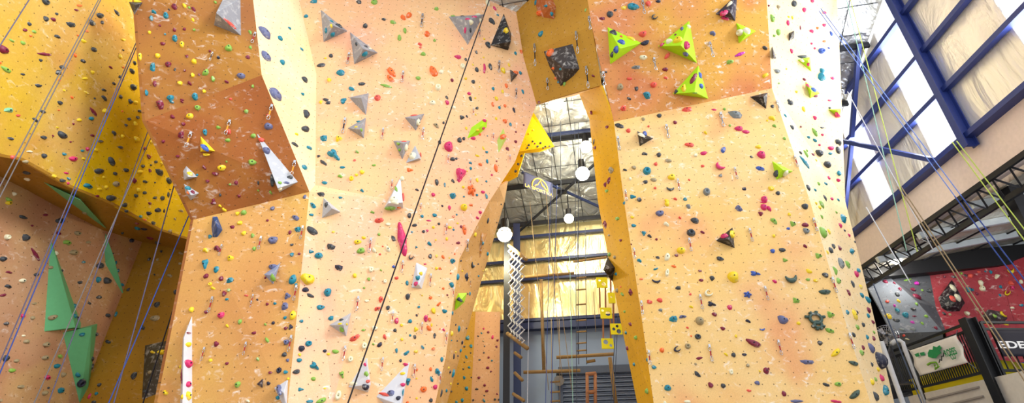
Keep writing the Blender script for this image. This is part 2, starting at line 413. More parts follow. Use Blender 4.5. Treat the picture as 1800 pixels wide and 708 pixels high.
# sheets: foil bays and translucent strips (metres along the wall)
sA = wsz(1647, 289)[0]; sB = wsz(1707, 243)[0]
strips = [(sB + .12, sA), (wsz(1540, 382)[0], wsz(1574, 354)[0]), (wsz(1800, 90)[0] - 1.2, wsz(1800, 90)[0] - .05)]
strips = sorted((min(a, b), max(a, b)) for a, b in strips)
print('STRIPS', strips, 'ZS', ZS, 'ZB', ZB, girt_z, 'EAVE', EAVE, 'ZC', ZC)
m, N, L, B = nodes('translucent_sheet'); B.inputs['Base Color'].default_value = (.95, .97, 1, 1); B.inputs['Roughness'].default_value = .3
mixs = N.new('ShaderNodeMixShader'); tr = N.new('ShaderNodeBsdfTransparent'); mixs.inputs[0].default_value = .12
L.new(tr.outputs[0], mixs.inputs[1]); L.new(B.outputs[0], mixs.inputs[2]); L.new(mixs.outputs[0], N['Material Output'].inputs['Surface']); M_SHEET = m
def wtop(s): return roof_z(wpt(s, 0)) - .02
cuts = [S0] + [v for a in strips for v in a] + [S1]
for i in range(len(cuts) - 1):
    a, b = cuts[i], cuts[i + 1]
    if b - a < .02: continue
    bm = bmesh.new()
    off = -WN * (.12 if i % 2 == 0 else .02)
    poly_prism(bm, [wpt(a, ZS), wpt(b, ZS), wpt(b, wtop(b)), wpt(a, wtop(a))], off)
    if i % 2 == 0: struct(bm_obj('wall_window_side', bm, M_FOILW))
    else:
        struct(bm_obj('window_%d' % (i // 2 + 1), bm, M_SHEET))
        # daylight that the translucent sheet lets in
        zt = wtop((a + b) / 2) - .4; l = bpy.data.lights.new('window_daylight', 'AREA'); l.shape = 'RECTANGLE'; l.size = b - a - .04; l.size_y = zt - ZS - .1; l.energy = WIN_W * (b - a) * (zt - ZS); l.color = (.93, .96, 1)
        o = bpy.data.objects.new('window_daylight', l); COL.objects.link(o); z_ = -WN; o.matrix_world = Matrix.Translation(wpt((a + b) / 2, (zt + ZS) / 2, .015)) @ Matrix((WV, z_.cross(WV), z_)).transposed().to_4x4()
for i, z in enumerate(girt_z):
    bm = bmesh.new()
    if i: add_bar(bm, wpt(S0, z, .1), wpt(S1, z, .1), .1, .12, WN)
    else: add_bar(bm, wpt(S0, z, .09), wpt(S1, z, .09), .1, .22, WN)
    struct(bm_obj('trim_%d' % (13 + i), bm, M_BLUE_BLOOM))
bm = bmesh.new(); poly_prism(bm, [wpt(S0, ZB), wpt(S1, ZB), wpt(S1, ZS + .02), wpt(S0, ZS + .02)], -WN * .3); struct(bm_obj('wall_band', bm, M_BAND))
# lattice girder under the band
g = empty('lattice_girder', wpt(0, ZB)); tag(g, 'dark lattice girder running under the pale painted band below the windows', 'girder')
bm = bmesh.new(); add_bar(bm, wpt(S0, ZB - .03, .0), wpt(S1, ZB - .03, .0), .1, .06, WN); ch(bm_obj('chord', bm, M_DARK), g)
bm = bmesh.new(); add_bar(bm, wpt(S0, ZB - .38, -.25), wpt(S1, ZB - .38, -.25), .1, .06, WN); ch(bm_obj('chord', bm, M_DARK), g)
bm = bmesh.new()
for k in range(22):
    s = S0 + k * .4; add_bar(bm, wpt(s, ZB - .03, -.02), wpt(s + .2, ZB - .38, -.25), .03, .03); add_bar(bm, wpt(s + .2, ZB - .38, -.25), wpt(s + .4, ZB - .03, -.02), .03, .03)
ch(bm_obj('lattice', bm, M_DARK), g)
# portal column and braces
sC = wsz(1707, 243)[0]
bm = bmesh.new(); add_ibeam(bm, wpt(sC - .1, ZS - .22, .17), wpt(sC - .1, roof_z(wpt(sC, 0)) - .05, .15), .15, .21, WN); o = bm_obj('steel_column', bm, M_BLUE_BLOOM); tag(o, 'heavy blue steel column between the bright window strips, standing on the painted band', 'column')
def strut(name, a, b, wd, label, off=.3, mat=None):
    bm = bmesh.new(); q0 = WPL.at(*a) + WN * off; q1 = WPL.at(*b) + WN * off
    add_bar(bm, q0, q1, wd, wd, WN); return tag(bm_obj(name, bm, mat or M_BLUE_BLOOM), label, 'brace')
strut('brace_rod', (1533, 75), (1519, 240), .09, 'upper blue brace bar dropping past the upper window girts')
strut('brace_rod', (1519, 250), (1503, 405), .08, 'lower blue brace bar beside the pale panel edge, under the cross strut')
strut('cross_strut', (1480, 238), (1692, 278), .09, 'slim steel strut crossing the bright window strips almost level', .55, M_BLUE_BLOOM)
bm = bmesh.new(); q0 = P(1467, 110, Y=10.3); q1 = P(1513, -5, Y=9.2)
add_ibeam(bm, q0, q1, .3, .4, Vector((0, 0, 1))); tag(bm_obj('rafter', bm, M_BLUE), 'dark blue roof rafter end above the pale panel at the top of the windows', 'rafter')
bm = bmesh.new(); q0 = P(1477, 130, Y=10.9); q1 = P(1540, -10, Y=9.6)
add_tube(bm, [q0, q1], .07, 8); tag(bm_obj('roof_pipe', bm, M_CHROME), 'grey pipe running beside the dark rafter end under the roof', 'pipe')

# ------------------------------------------------------------------ the annex behind the window side wall
ZM = 3.15
ANX = [wpt(-3.6, 0), wpt(S1 - .1, 0)]
bm = bmesh.new(); add_box(bm, (13.2, 9.3, ZM - .2), (8.2, 9.0, .36)); struct(bm_obj('floor_mezzanine', bm, M_CONC))
bm = bmesh.new(); poly_prism(bm, [wpt(S0, 0), wpt(S1, 0), wpt(S1, ZM - .02), wpt(S0, ZM - .02)], -WN * .15)
struct(bm_obj('wall_below_mezzanine', bm, plain('beige_panel', (200, 192, 182), .7)))
for i, (a, b) in enumerate((((1632, 702), (1722, 680)), ((1640, 718), (1730, 696)))):
    bm = bmesh.new(); add_bar(bm, WPL.at(*a) + WN * .02, WPL.at(*b) + WN * .02, .03, .03, WN); struct(bm_obj('trim_%d' % (19 + i), bm, plain('beige_trim', (150, 142, 134))))
# annex ceiling of foil with pale purlins
cz = lambda x: ZB - .1 + (x - 8.8) * .16
bm = bmesh.new(); poly_prism(bm, [Vector((8.85, 3, cz(8.8))), Vector((18, 3, cz(18))), Vector((18, 13.3, cz(18))), Vector((9.3, 13.3, cz(9.3)))], Vector((0, 0, .15)))
M_FOILA = foil('foil_annex', (206, 196, 176), .3, 3.0, .45)
struct(bm_obj('ceiling_annex', bm, M_FOILA))
for i, y in enumerate((5.2, 6.6, 8.0, 9.4, 10.8, 12.0)):
    bm = bmesh.new(); add_bar(bm, Vector((8.9, y + .5, cz(8.9) - .08)), Vector((18, y - .4, cz(18) - .08)), .1, .14); struct(bm_obj('trim_%d' % (21 + i), bm, plain('pale_purlin', (196, 206, 214), .4, .3)))
for i in range(7):
    x = 9.6 + i * 1.2
    bm = bmesh.new(); add_bar(bm, Vector((x, 3, cz(x) - .04)), Vector((x, 13.2, cz(x) - .04)), .03, .03); struct(bm_obj('trim_%d' % (27 + i), bm, M_DARK))
bm = bmesh.new(); add_bar(bm, P(1500, 478, Y=12.6), P(1830, 446, Y=11.9), .35, .5); tag(bm_obj('dark_beam', bm, M_BLACK), 'black beam over the grey and red boulder walls', 'beam')
bm = bmesh.new(); add_bar(bm, P(1500, 452, Y=12.9), P(1830, 402, Y=12.2), .2, .3); tag(bm_obj('pale_beam', bm, plain('blue_grey_beam', (120, 150, 184))), 'blue grey beam above the black beam over the boulder walls', 'beam')
bm = bmesh.new(); add_bar(bm, P(1766, 318, X=9.3), P(1812, 412, X=9.3), .22, .22); tag(bm_obj('dark_column', bm, M_DARK), 'short dark column hanging under the lattice girder at the picture edge', 'column')
bm = bmesh.new(); poly_prism(bm, [Vector((9.2, 13.3, 0)), Vector((18, 13.0, 0)), Vector((18, 13.0, 8)), Vector((9.2, 13.3, 8))], Vector((0, .2, 0))); struct(bm_obj('wall_annex_back', bm, M_DARK))
bm = bmesh.new(); poly_prism(bm, [Vector((17.5, 2, 0)), Vector((17.5, 13.2, 0)), Vector((17.5, 13.2, 8)), Vector((17.5, 2, 8))], Vector((.2, 0, 0))); struct(bm_obj('wall_annex_side', bm, M_DARK))
# boulder walls
GB = [(1516, 489, 12.75), (1560, 484, 12.6), (1634, 481, 12.45)]
gb = empty('boulder_wall', (11, 12.6, ZM)); tag(gb, 'grey leaning boulder wall at the mezzanine end beside the red one', 'climbing wall')
rb = empty('boulder_wall', (13, 12, ZM)); tag(rb, 'red boulder wall behind the mezzanine railing with dark angular volumes', 'climbing wall')
g1, g2, g3 = [P(x, y, Y=Y) for x, y, Y in GB]
f1 = P(1560, 484, Y=12.6); f2 = P(1657, 582, Y=11.75); f0 = P(1568, 586, Y=11.8)
pan('leaning_panel', 'GW', [g1, P(1545, 540, Y=12.3), f0], [g2, P(1612, 530, Y=12.1), f2], M_GREYW, gb)
pan('slate_panel', 'GW', [g2, P(1612, 530, Y=12.1), f2], [g3, P(1645, 540, Y=12.4), P(1662, 580, Y=12.3)], M_DGREYW, gb)
pan('base_panel', 'GW', [f0, Vector((f0.x, 12.9, ZM))], [f2, Vector((f2.x + .3, 12.7, ZM))], M_DGREYW, gb)
r1, r2, r3 = g3, P(1755, 469, Y=12.0), P(1830, 440, Y=11.6)
q = P(1662, 580, Y=12.3)
pan('main_panel', 'RW', [r1, P(1645, 540, Y=12.4), q, Vector((q.x - .2, 12.5, ZM))], [r2, P(1775, 540, Y=12.0), P(1790, 590, Y=12.0), Vector((P(1790, 590, Y=12.0).x, 12.1, ZM))], M_REDW, rb)
pan('end_panel', 'RW', [r2, P(1790, 590, Y=12.0), Vector((P(1790, 590, Y=12.0).x, 12.1, ZM))], [r3, P(1850, 580, Y=11.6), Vector((P(1850, 580, Y=11.6).x, 11.7, ZM))], M_REDW, rb)
# small far walls seen through the arch
fw = empty('climbing_wall', (-1.2, 14.5, 0)); tag(fw, 'low tan climbing wall seen through the arch under the gold foil, with small dark holds', 'climbing wall')
u0 = BW.at(800, 560) + BN * 1.2; u1 = BW.at(889, 559) + BN * 1.2
pan('main_panel', 'BK', [u0, Vector((u0.x, u0.y, 0))], [BW.at(848, 560) + BN * .8, (lambda v: Vector((v.x, v.y, 0)))(BW.at(843, 560) + BN * .8)], M_OCHRE, fw)
pan('side_panel', 'BK', [BW.at(848, 560) + BN * .8, (lambda v: Vector((v.x, v.y, 0)))(BW.at(843, 560) + BN * .8)], [BW.at(888, 559) + BN * .7, (lambda v: Vector((v.x, v.y, 0)))(BW.at(888, 559) + BN * .7)], M_FARP, fw)
yw = empty('climbing_wall', (.2, 11.5, 8)); tag(yw, 'bright yellow far climbing wall glimpsed through the arch with dark holds', 'climbing wall')
M_FARY = ply('paint_far_yellow', (250, 206, 20), (236, 186, 16), None, chalk=.1)
pan('upper_panel', 'FY', [P(925, 190, Y=11.2), P(890, 270, Y=11.4), P(900, 262, Y=11.4)], [P(937, 196, Y=11.1), P(974, 256, Y=11.0), P(948, 266, Y=11.2)], M_FARY, yw)
pan('lower_panel', 'FY', [P(895, 240, Y=11.9), P(870, 330, Y=12.2)], [P(925, 258, Y=11.8), P(909, 310, Y=12.0)], M_FARY, yw)
# ------------------------------------------------------------------ what is bolted to the walls, tile by tile:
# colour, x, y, width[, height[, turn[, shape]]] in quarter pixels of the photograph
TILES = {
(0, 0): """k325,12,60,40,20;k402,98,22,18;k327,132,42,32,30;m378,137,38,26,10;k210,170,32,24,25;m177,210,30,22;l242,222,34,20,20;o218,252,20,16;k405,257,40,28;l84,285,40,18,20;l165,303,38,24,20;m30,350,85,50,30;m316,381,104,24,6,p;k289,424,24,22;l45,488,85,30,33;o5,440,14,20;k162,522,34,16,8;k275,602,50,24;m540,72,36,14,10;o563,40,40,16;k505,175,70,34,12;k710,110,48,36;k652,160,42,36,20;k722,158,24,26;y755,77,10;k825,90,60,22,40;o612,218,20,16;o550,250,16;y592,290,40,24,15;y870,280,30,20;k868,352,14;y848,398,22,36;k665,348,42,30,20;o530,388,20,30;k587,430,34,30;k440,472,38,28;k414,510,38,38;y655,508,24,26;m780,474,30,16,20;o868,474,14;k948,443,24,22,40;k932,500,40,30,30;k845,540,20,22;y600,552,40,20;o418,562,16;k803,588,22;k942,612,48,36,30;k733,633,34,22;y610,652,44,16,25;y452,636,20,16;o507,684,26,16,40;k850,680,24,28;k735,690,50,26,35;k668,692,14;k915,702,22,14;
m1225,44,40;y1298,38,26,34;l1330,52,18;m1360,62,28,34;k1188,66,16;t1080,82,34,30;t1062,126,28,40;t1165,105,38,48;m1122,178,18;y1356,138,20,26;m1226,208,24,28;m1294,203,24,22;l1364,208,20;y1050,226,24;t1160,240,16;t1227,267,38,52;y1278,310,34,46;m1142,306,38,26,20;y983,396,28,56;y1108,390,38,34;m1313,396,24,26;y1362,430,38;t1070,468,40,64;m1181,450,46,40;k1228,488,18,24;m1298,494,18;y1355,526,28,34;m1398,524,20;l1446,507,56,40,-60;l1498,552,28,44;m1086,588,30,44;y1264,583,38,32;m1332,584,32,34;m1593,573,30,26;v1693,530,62,42,20;y1436,640,28;t1030,650,26,44;t1195,686,54,42;t1368,676,44,56;m1280,700,30,16;l1606,332,52,46;m1474,358,18;n1535,402,24;m1742,400,32,26;l1760,226,22,30;l1760,332,22,24;l1776,605,20,26;l1515,14,20;r1620,695,24,16;r1620,165,120,22,40,p;y965,8,60,20""",
(0, 177): """e65,65,70,34,5;r130,104,32,18;k425,15,34,28;k306,76,44,20,10;k250,135,48,24,25;o415,66,18,10;y560,135,34,24;m520,163,18;y405,188,20,14;k78,266,46,20,5;k310,258,44,26;k445,243,76,42,30;m374,246,14;m500,290,22,14;m660,78,80,24,52,p;t645,125,36,28;y740,70,34;o862,74,12;k912,130,28,22;k985,74,28,22;k922,8,28,30;y958,12,24,26;k970,118,22;y955,160,24,32;k888,172,20;m652,245,28,20;k710,285,40,18;k803,228,34,26,30;y865,250,22,26;y965,270,46,30,25;y1072,288,22,24;m1022,336,22,26;k850,328,34,22;p618,340,26,30;t583,352,26,18;t455,374,30,22;p518,408,60,36,5;w210,356,46,14,5;k315,388,38,34;s182,428,44,24;r98,398,46,30;y675,345,30,24;y588,408,22;k788,425,60,44,40;m1048,392,40,22,50;k1098,430,22;y1140,440,22;k1062,452,14;k1008,460,24;m1056,490,18,28;k1125,502,60,42,20;y990,500,34,26;k890,488,36,28;k702,495,66,40;k812,512,26;y732,540,24;p468,508,34,18;y382,530,34,26;t486,548,32,18,20;k443,560,44,26;p480,580,20;k185,508,48,28,5;w190,552,32,24;t622,600,64,42;s820,585,44,40;y750,606,26;y702,622,36,22;m948,560,40,30,50;k1022,570,30,24;k1092,575,12;k1190,562,32,50;k1185,660,16,40;k1197,625,12;y978,626,28,32;k1020,646,28,24;k958,668,26;m686,670,28,18;k788,685,70,42;k1092,682,34,20;k1144,685,28,34;m10,578,20;w105,655,30;l65,695,50,26,20;
m1122,25,58,70;t1205,5,34,28;m1278,5,24;l1388,48,46,38;y1332,106,54,42;m1212,112,40,26,30;m1288,163,32,26;m1270,235,44,52;t1440,220,32,50;m1146,286,26,24;l1535,187,36,24,10;l1600,276,38,28;l1730,74,32,30;l1780,245,40,34;m1248,390,28,20;l1775,430,60,42;m1434,468,32,34;y1556,472,62,44;m1512,512,48,26,20;y1450,378,52,24;m1458,566,28,24;l1592,428,16;l1616,588,18;m1658,577,28,32;k1548,662,18,24;m1680,670,24;m1500,700,24;r1605,215,36,40;b1440,328,36,46;y1340,512,34,26;t1385,522,20;t1322,612,40,26;m1356,640,24;o1320,648,22""",
(0, 354): """y65,10,50,30;k168,110,64,24,15;m322,95,38,18;m228,170,24,14;k425,133,60,40;w55,250,42,40,0,o;k188,255,56,54,30;m415,225,34,26,30;l475,290,54,40;s550,224,50,32;s624,286,34,20;s522,358,62,38;m252,372,110,28,58,p;k28,404,52,36;m65,498,52,20;k258,514,36,24;w162,556,50,32;k60,597,52,30;m24,658,48,20,-10;w398,362,26,32;t590,426,26,18;k706,448,46;t697,550,34,42;k760,555,52,46;k566,570,38,24;k700,672,40,24;t862,585,22,24;k898,618,24;k862,224,24;n928,275,30;m1055,260,38,26;k1105,293,26;k1132,350,18;k1045,405,24;s1105,408,20;k1085,512,14;s1265,435,28,18;s1190,520,42,26;s1120,545,16;k1235,635,36,34;s1270,362,36,20;s595,82,30,20;m962,155,20;t965,190,30;n1012,195,40,22;k892,68,28,22;m1056,14,26,22;n1050,84,36,28;n1112,60,40,34;n1155,66,12,30;t990,106,22;o1020,128,26,16;k1080,152,26;s1275,66,28,20;s1230,122,20;s1195,206,30,22;k880,25,40,30;
y1545,32,24;y1575,58,34,32;y1668,84,32,28;l1712,75,42,36;y1684,150,40,30,-30;m1630,178,38,24;y1711,222,36,32;l1775,238,28,32;m1500,10,42,24;l1785,330,28,30;y1442,343,44,34;m1523,330,48,44;y1618,396,50,40;t1438,440,70,46,90,w;t1518,477,52,34,-70;m1446,522,40,32,-20;m1553,540,32,34;t1614,553,52,40,-60;y1476,580,26,26,0,o;y1495,608,36,24;m1574,646,34,40;l1606,622,22,24;t1594,687,28,20;r1730,660,30,16;t1475,245,30,28;s355,463,44,24;k437,485,18;k795,365,12;t818,430,14,28;t833,487,16,28""",
(0, 531): """s243,8,36,16;p165,95,30,26;k47,148,38,24;s232,110,32,28;w168,236,28,16;s190,275,44,30;s330,295,46,36;k48,395,42,46;s118,412,38,26;s322,390,48,34;l424,380,28;t405,448,44,32;l90,480,52,28;p335,530,42,38;s150,592,50,24;s320,638,42,34;t432,620,46,40;s450,510,34;k343,602,16;k630,8,26,20;t816,82,18,36;k762,94,34,30;k757,276,44,28;k695,580,30,26;t676,642,24;k658,700,36,20;k680,225,26;k652,400,24,30;k650,455,20,46;p625,660,20,38;s8,690,20;s375,107,76,34,-15;t528,28,26,36;t530,96,26;n550,112,22;t578,228,42,26;t550,512,40,36;n575,570,58,56,0,o;k1000,175,34;s1085,110,70,40;k938,515,40,54;k1020,628,44,30;k1100,15,40;s1050,492,26;y1070,350,46,22;y1140,350,60,36;
y1341,52,36,40;m1448,68,30,26;p1550,90,48,46;l1685,137,28,36;y1595,165,28,26;m1783,215,34,22;m1518,292,38,40;y1478,410,26;m1593,430,26,22;l1668,578,40,46;y1161,635,40;w1740,695,30,24;y1265,455,14,30;m1330,215,34,16;y1328,296,40,34;p1330,430,48,60;p1330,575,36,44;y1330,655,60,40,60;y1280,664,24,34;m1275,520,110,16,90,p""",
(450, 0): """t403,8,52,26;k722,12,38,26;l830,12,48,34;t350,112,34,22,-20;v68,226,120,50,52;t237,197,18;t172,267,28,32;v72,390,92,44,58;t188,435,40,32,30;t324,346,34,18,40;k525,390,30,26;y488,408,18,12;k456,457,64,26,-8;t592,508,62,40;k344,556,48,32,30;y514,562,30;t330,660,20;v142,662,120,56,50;k743,588,52,22;t670,622,44,26,35;k488,697,40,24,30;t614,698,46,24;o1034,120,38;o1075,105,44,34,-60;k898,135,32,18;l963,155,48,24,20;k767,178,34;l1046,213,24,42;l1008,262,28,44;o1203,237,36,38,0,o;l1255,282,20;r1152,308,30,22;r1155,330,18;l1176,377,38,26;l1268,60,32,24;o1246,495,84,46,62;w1302,503,38,28;o955,505,84,38,52;o943,550,66,30,45;l1140,548,38,26;l914,602,88,22,15,p;m1380,563,22,24;w1280,613,46,44,0,o;r852,685,46,40;w1630,18,28,44;s1733,16,34,38;p1678,58,20,32;t1700,105,16;k1658,147,40,46;k1632,312,34,46;y1605,272,14;w1450,342,20;k1550,366,16,26;p1418,397,50,28,-5;k1475,417,18,22;w1453,464,34,36,0,o;y1600,403,12;y1526,455,14;k1553,487,26,34;p1606,478,72,22,85;k1648,467,24,48;y1738,493,30,42;y1780,455,16,24;y1475,550,18;k1528,573,28,26;p1498,656,26,22;k1508,692,22,34;k1342,685,18,28;y1542,688,14;y1692,690,24,30;y1735,642,18,26;o1762,602,20,34;t1668,622,20,26;y1574,608,10;y528,182,26,24;t490,213,26,36;t540,246,30;k585,180,60,30,30;t533,150,18;k703,309,24;t768,382,36,32;k772,324,30,18;w805,340,30,14;k1452,112,34,12;p1488,132,36,20;p1535,117,42,18;w1560,100,40,14;w1515,157,34,40;p1470,213,14,46;k1508,213,16,36;w1580,145,20,34;l1385,112,34,12;y1755,213,40,36""",
(450, 177): """k358,92,50,46,30;k350,196,54,40;v87,179,62,50,25;y287,235,20;k275,307,50,24,20;t376,330,34,30;t344,466,40,28,10;t473,260,52,44;y583,262,48,44,0,w;t551,378,100,60,42,y;k440,388,28,20;k474,435,64,26,40;t608,467,40,18;l710,357,30,24;r692,418,20,16;l828,452,32,16;l590,530,36,26;y670,545,32,34,0,o;y706,520,26,20;y745,500,36,30;t480,575,42,24,15;t745,630,30,26;k455,655,58,32;t594,680,32,18;v340,673,24,30;y455,8,24;k504,12,36,24;t610,8,34,26;w1240,12,48,32;p1346,10,26,34;w1392,46,30,24,50;s1268,172,50,30,25;k1319,153,16,22;k1452,114,34,32,0,w;k1483,110,14,22;y1545,97,12;y1480,193,16,24;p1355,318,62,76;k1292,290,22,30;k1432,274,32,38;k1462,265,22,24;k1384,408,38,28;k1410,406,18;p1440,520,104,72,100,w;o1085,484,46,28,0,w;w1028,545,34,36;k1132,625,28,20;k1273,572,26,46;t1328,590,14,34;k1385,563,24,30;p1248,658,28;t1385,667,46;o1520,625,60,86,0,g;y1458,606,20;y1555,557,18,32;t1620,566,16;t1508,437,22,20;t1512,475,20,26;o1578,446,26,22;o1688,470,26,58;t1626,425,18,32;y1556,385,32,16;t1623,360,22,18;y1600,333,14,30;m1768,337,24,28;p1658,520,16;m1692,424,12;y1486,493,10;t1555,662,18;p1598,640,28,22;t1622,670,18,40;t1462,672,14;t1628,247,10;k1554,50,22,20;t1712,47,18,24;o1752,35,20,22;o1665,22,18,36;y1690,125,16,22;o1752,142,30;t1790,165,18,28;o1575,235,18;p1608,138,28,24;p1600,195,22,18;y1560,207,24,16;p1528,262,36,24;o1735,250,44,34;r1115,103,60,14;w1142,150,30,50;l998,303,34,22;l1008,345,22;w1058,330,30,50;r1040,285,40,10;w1097,385,46;r1158,378,10,36;l985,620,20,40;w970,690,60,40;r1035,675,20,60;r40,272,40,30;v78,348,50,46;k240,536,42,24;v215,576,42,20;l170,576,28,20;w172,622,26,18;k115,560,34,90;r80,100,14;k15,578,14,30;l15,632,16;l102,645,24,30;t720,145,36,16;y702,183,26,12;l742,205,20,26""",
(450, 354): """t400,25,52,30,60;t390,93,34,20;k398,205,94,46,40;k524,317,62,44,30;t392,350,40,28,0,w;t440,377,62,46;n580,462,60,38,15;y368,537,100,84,40;n350,618,50,36;k384,661,58,26,20;t502,636,54,60;l737,345,58,46,-35;l818,76,30,20;r865,130,58,44,-35;w928,160,38,22;y758,254,34,22;y716,284,54,32;w830,340,30,40;w928,332,34,50;l864,230,22;r892,315,12;r872,370,16;w810,478,36,40,0,o;l878,482,18;l793,545,24,26;w908,560,26,32,0,o;l760,606,18;y692,520,30,34;y543,214,22,16;r988,538,30,24;k1078,98,28,38;k966,256,46,28,70;p1028,258,246,66,80,p;k1114,166,38,22,-15;t1168,103,24;t1258,94,34,26;p1215,134,38,12;n1311,31,16;p1362,44,22,40;y1464,38,48,50,0,s;o1512,22,26,20;p1578,76,24;p1558,114,22;t1412,92,14;o1390,104,18;k1286,156,20;y1248,180,20;y1364,181,30,20;m1442,176,16,22;o1468,198,28,70;t1390,198,16;y1418,153,18,12;k1178,210,22,24;p1205,204,18;t1097,214,16;k1090,392,36,32,-60,c;t1220,296,32,34;y1264,270,14;y1342,262,18,26;m1422,289,30,20;t1130,320,18,18,0,w;k1225,384,26,36;y1270,384,18,22;o1316,390,32,18,60;o1398,368,12;t1386,418,40;n1442,417,14;y1360,396,10;y1270,470,22;o1294,470,18;o1370,505,12;b967,457,22;t1062,572,22,36;k1068,667,34,46;o1317,611,18;o1228,676,24;m1346,657,14;t1376,585,36,40;y1168,660,12;r880,688,34,50;w780,698,36,18;v114,46,32,30;m80,132,18;v276,112,54,34,30;t290,194,44,38;m238,216,24,30;v118,266,74,52,-25;k250,304,26,20;t250,372,28,30;m304,366,22,18;t258,545,76,48,-70;t280,584,20,24;v222,662,42,48,0,w;n8,690,16;v115,456,60,36;l115,535,34,40;m65,535,16;t1132,535,34;y1160,505,26;p1122,578,26,30;p1190,440,24,12;k1428,690,44,36;t1422,530,28,50;n1484,535,56,32,80,w;k1525,448,36,24,60,c;t1630,368,18,28;t1596,294,18;n1563,440,12;y1452,487,14;y1597,487,10;t1566,524,14;t1505,648,14,30;k1490,650,14;y1543,232,20,30;k1632,135,16,40;k1694,148,10;k1725,20,12;k490,22,28,36;l945,50,80,30;w975,5,60,26;o1005,45,30,16""",
(450, 531): """m78,12,24,22;t132,8,26,20;v202,28,62,46,-70;y257,90,70,42,-75;t203,108,24;n120,144,24;n245,172,32,40,0,w;m208,182,28,24;l64,156,20;l76,264,42,24,60;v212,280,44,38;k198,366,36,34;v220,407,24;l10,400,24,30;n160,478,36,42,0,o;t208,490,34,26;m100,494,30,20;n86,570,30,28;v160,610,80,50,60;y225,537,20;t150,670,30;t458,33,60,36,-8;t524,111,40,34;t320,132,30,24;t372,289,48,42,0,o;n324,325,46,44;t307,407,40,30;n484,342,30,24;t418,450,70,50,35,y;k285,488,54,34,-20;t318,612,42,28,0,w;t378,698,52,26;l558,346,50,30,15;y508,364,26,20;y308,368,22;l404,537,36,30;y484,604,20,14;l460,692,80,36,-20;w578,655,76,44,-75,o;l606,510,52,36,70,y;w664,400,40,44,0,o;w762,306,40,50,0,o;r694,248,78,44,-48;l755,195,28,18;l825,295,18;w836,180,46,34;r855,44,50,34,-45;k928,38,28,34;r905,244,24,42;n870,298,44,28,-40;k978,196,26;p988,130,30,46;t1084,132,30;n1130,92,18;t1145,32,20;y1250,60,46,32,70;o1285,12,40,20,-60;p1194,113,30,52;o1222,122,22,30;o1216,182,44,28,60;y1235,160,14,26;y1128,190,30,36,0,w;y1025,160,22;t1085,233,18;k1116,244,24,30;y1026,261,20,22;t988,340,22,36;t1058,356,46,30,-60;y1124,346,28,24;t1172,316,24,32;o1247,326,24,22;k1016,410,20,24;t1328,62,38,30;k1256,235,18,40;p1320,194,20,24;o1294,187,10;y1378,220,26,36;t1428,189,22,46;n1405,158,14;t1382,76,16,30;n1480,184,12;t1375,268,10;n1415,272,10;n1450,285,16,30;t1440,340,18,24;n1420,378,12;n1392,380,14,40;t1308,402,22,36;t1278,490,36,56;o1228,470,20,30;o1132,474,14,26;y1130,536,12;t1236,540,24,44;o1178,612,46,44;p1260,596,32,36;k1304,640,18,42;t1340,622,22,20;y1130,675,16;k1230,690,28,30;t1388,500,26,46;n1366,488,18;y1355,462,16;y1370,572,14;y1405,350,14;o1065,704,20;k598,122,28,18;y590,150,28,14;l598,190,26,34;y640,155,16;p765,437,26,24;l772,503,34,36;w680,572,60,26;n770,598,46,40,0,o;r785,555,30,22;p1055,437,40,24;y1030,500,38,20;p1030,578,36,26;r900,645,80,26,15,p;v945,635,50,40;n998,672,34,30;t1070,560,56,36,90,w;t1033,632,16,50;
m1632,210,18;k1562,238,14;s1598,272,14;m1698,268,18;k1608,308,12;m1690,312,18;k1510,356,12;t1512,308,22,26;t1488,248,28,34;m1635,388,16;k1602,354,14;k1572,405,18,14;t1658,410,14;t1480,384,18,28;k1465,422,12;t1498,457,18;t1720,452,18;m1628,460,26,20;m1652,487,16;m1715,500,12;k1514,528,12;m1567,530,22,18;t1465,530,20,26;k1458,470,14;m1607,582,20;t1712,577,18;t1480,606,26,30;k1552,610,26,14;k1420,572,14;m1622,622,26,16;k1605,655,12;m1695,645,14;t1602,690,22,28;k1527,687,16;k1680,683,16;k1706,684,14;t1450,690,22,30;k1465,310,16;p1600,185,14;t1585,216,14;p1662,245,18,30;k1375,626,14;t1410,700,20""",
(900, 0): """o190,92,40,40,0,o;t163,20,18,44;t235,42,36,20;t282,98,22,30;t200,235,28,42;o267,366,44,46;o286,481,24,20;o305,550,20,16;l367,588,18,36;t338,486,18;t325,578,20,14;t25,372,18,24;o66,362,18,28;t62,512,22,30;o28,510,36,26;t77,644,16,34;m569,532,24,18;l516,70,12,24;m633,128,42,22;k690,98,48,42;k724,70,22,18;y787,53,42,26;t855,42,88,46,5;r958,24,38;n1028,8,38,20;k1000,120,40,36,-30,c;r922,236,60,44,-35;n938,300,68,34,-25;w926,403,56,36;g870,472,62,28;m1078,486,42,28;r828,553,40,20;s762,610,52,44,-60;k876,624,28,34;r997,594,46,42;r1080,546,30,18;t950,668,56,54;k824,692,30,24;k660,506,20,14;r1092,392,56,26,-50;v1412,235,40,36;k1780,336,34,32;f1604,380,80,26,-22,p;l1534,434,52,38,-40;y1784,530,44,34,-50;k715,226,52,40,45;b770,292,56,34,15;b730,348,54,36,-70;k700,385,40,28,80;y838,268,70,22,25;r768,255,16;v1192,200,26;w1246,186,26;m1148,243,14;y1166,278,56,44,-50;w1102,288,44,34;p1053,310,26,26;p1230,318,60,48,70;v1220,382,36,28;m1274,550,76,32,-72;b1326,525,46,26,80;b1332,604,40,30,70;y1206,618,44,48;k1152,642,26;l1285,655,40,16;p1490,88,46,40;p1500,128,60,30;w1530,25,26,40;w1598,230,40,50,0,o;w1652,216,40,40,0,o""",
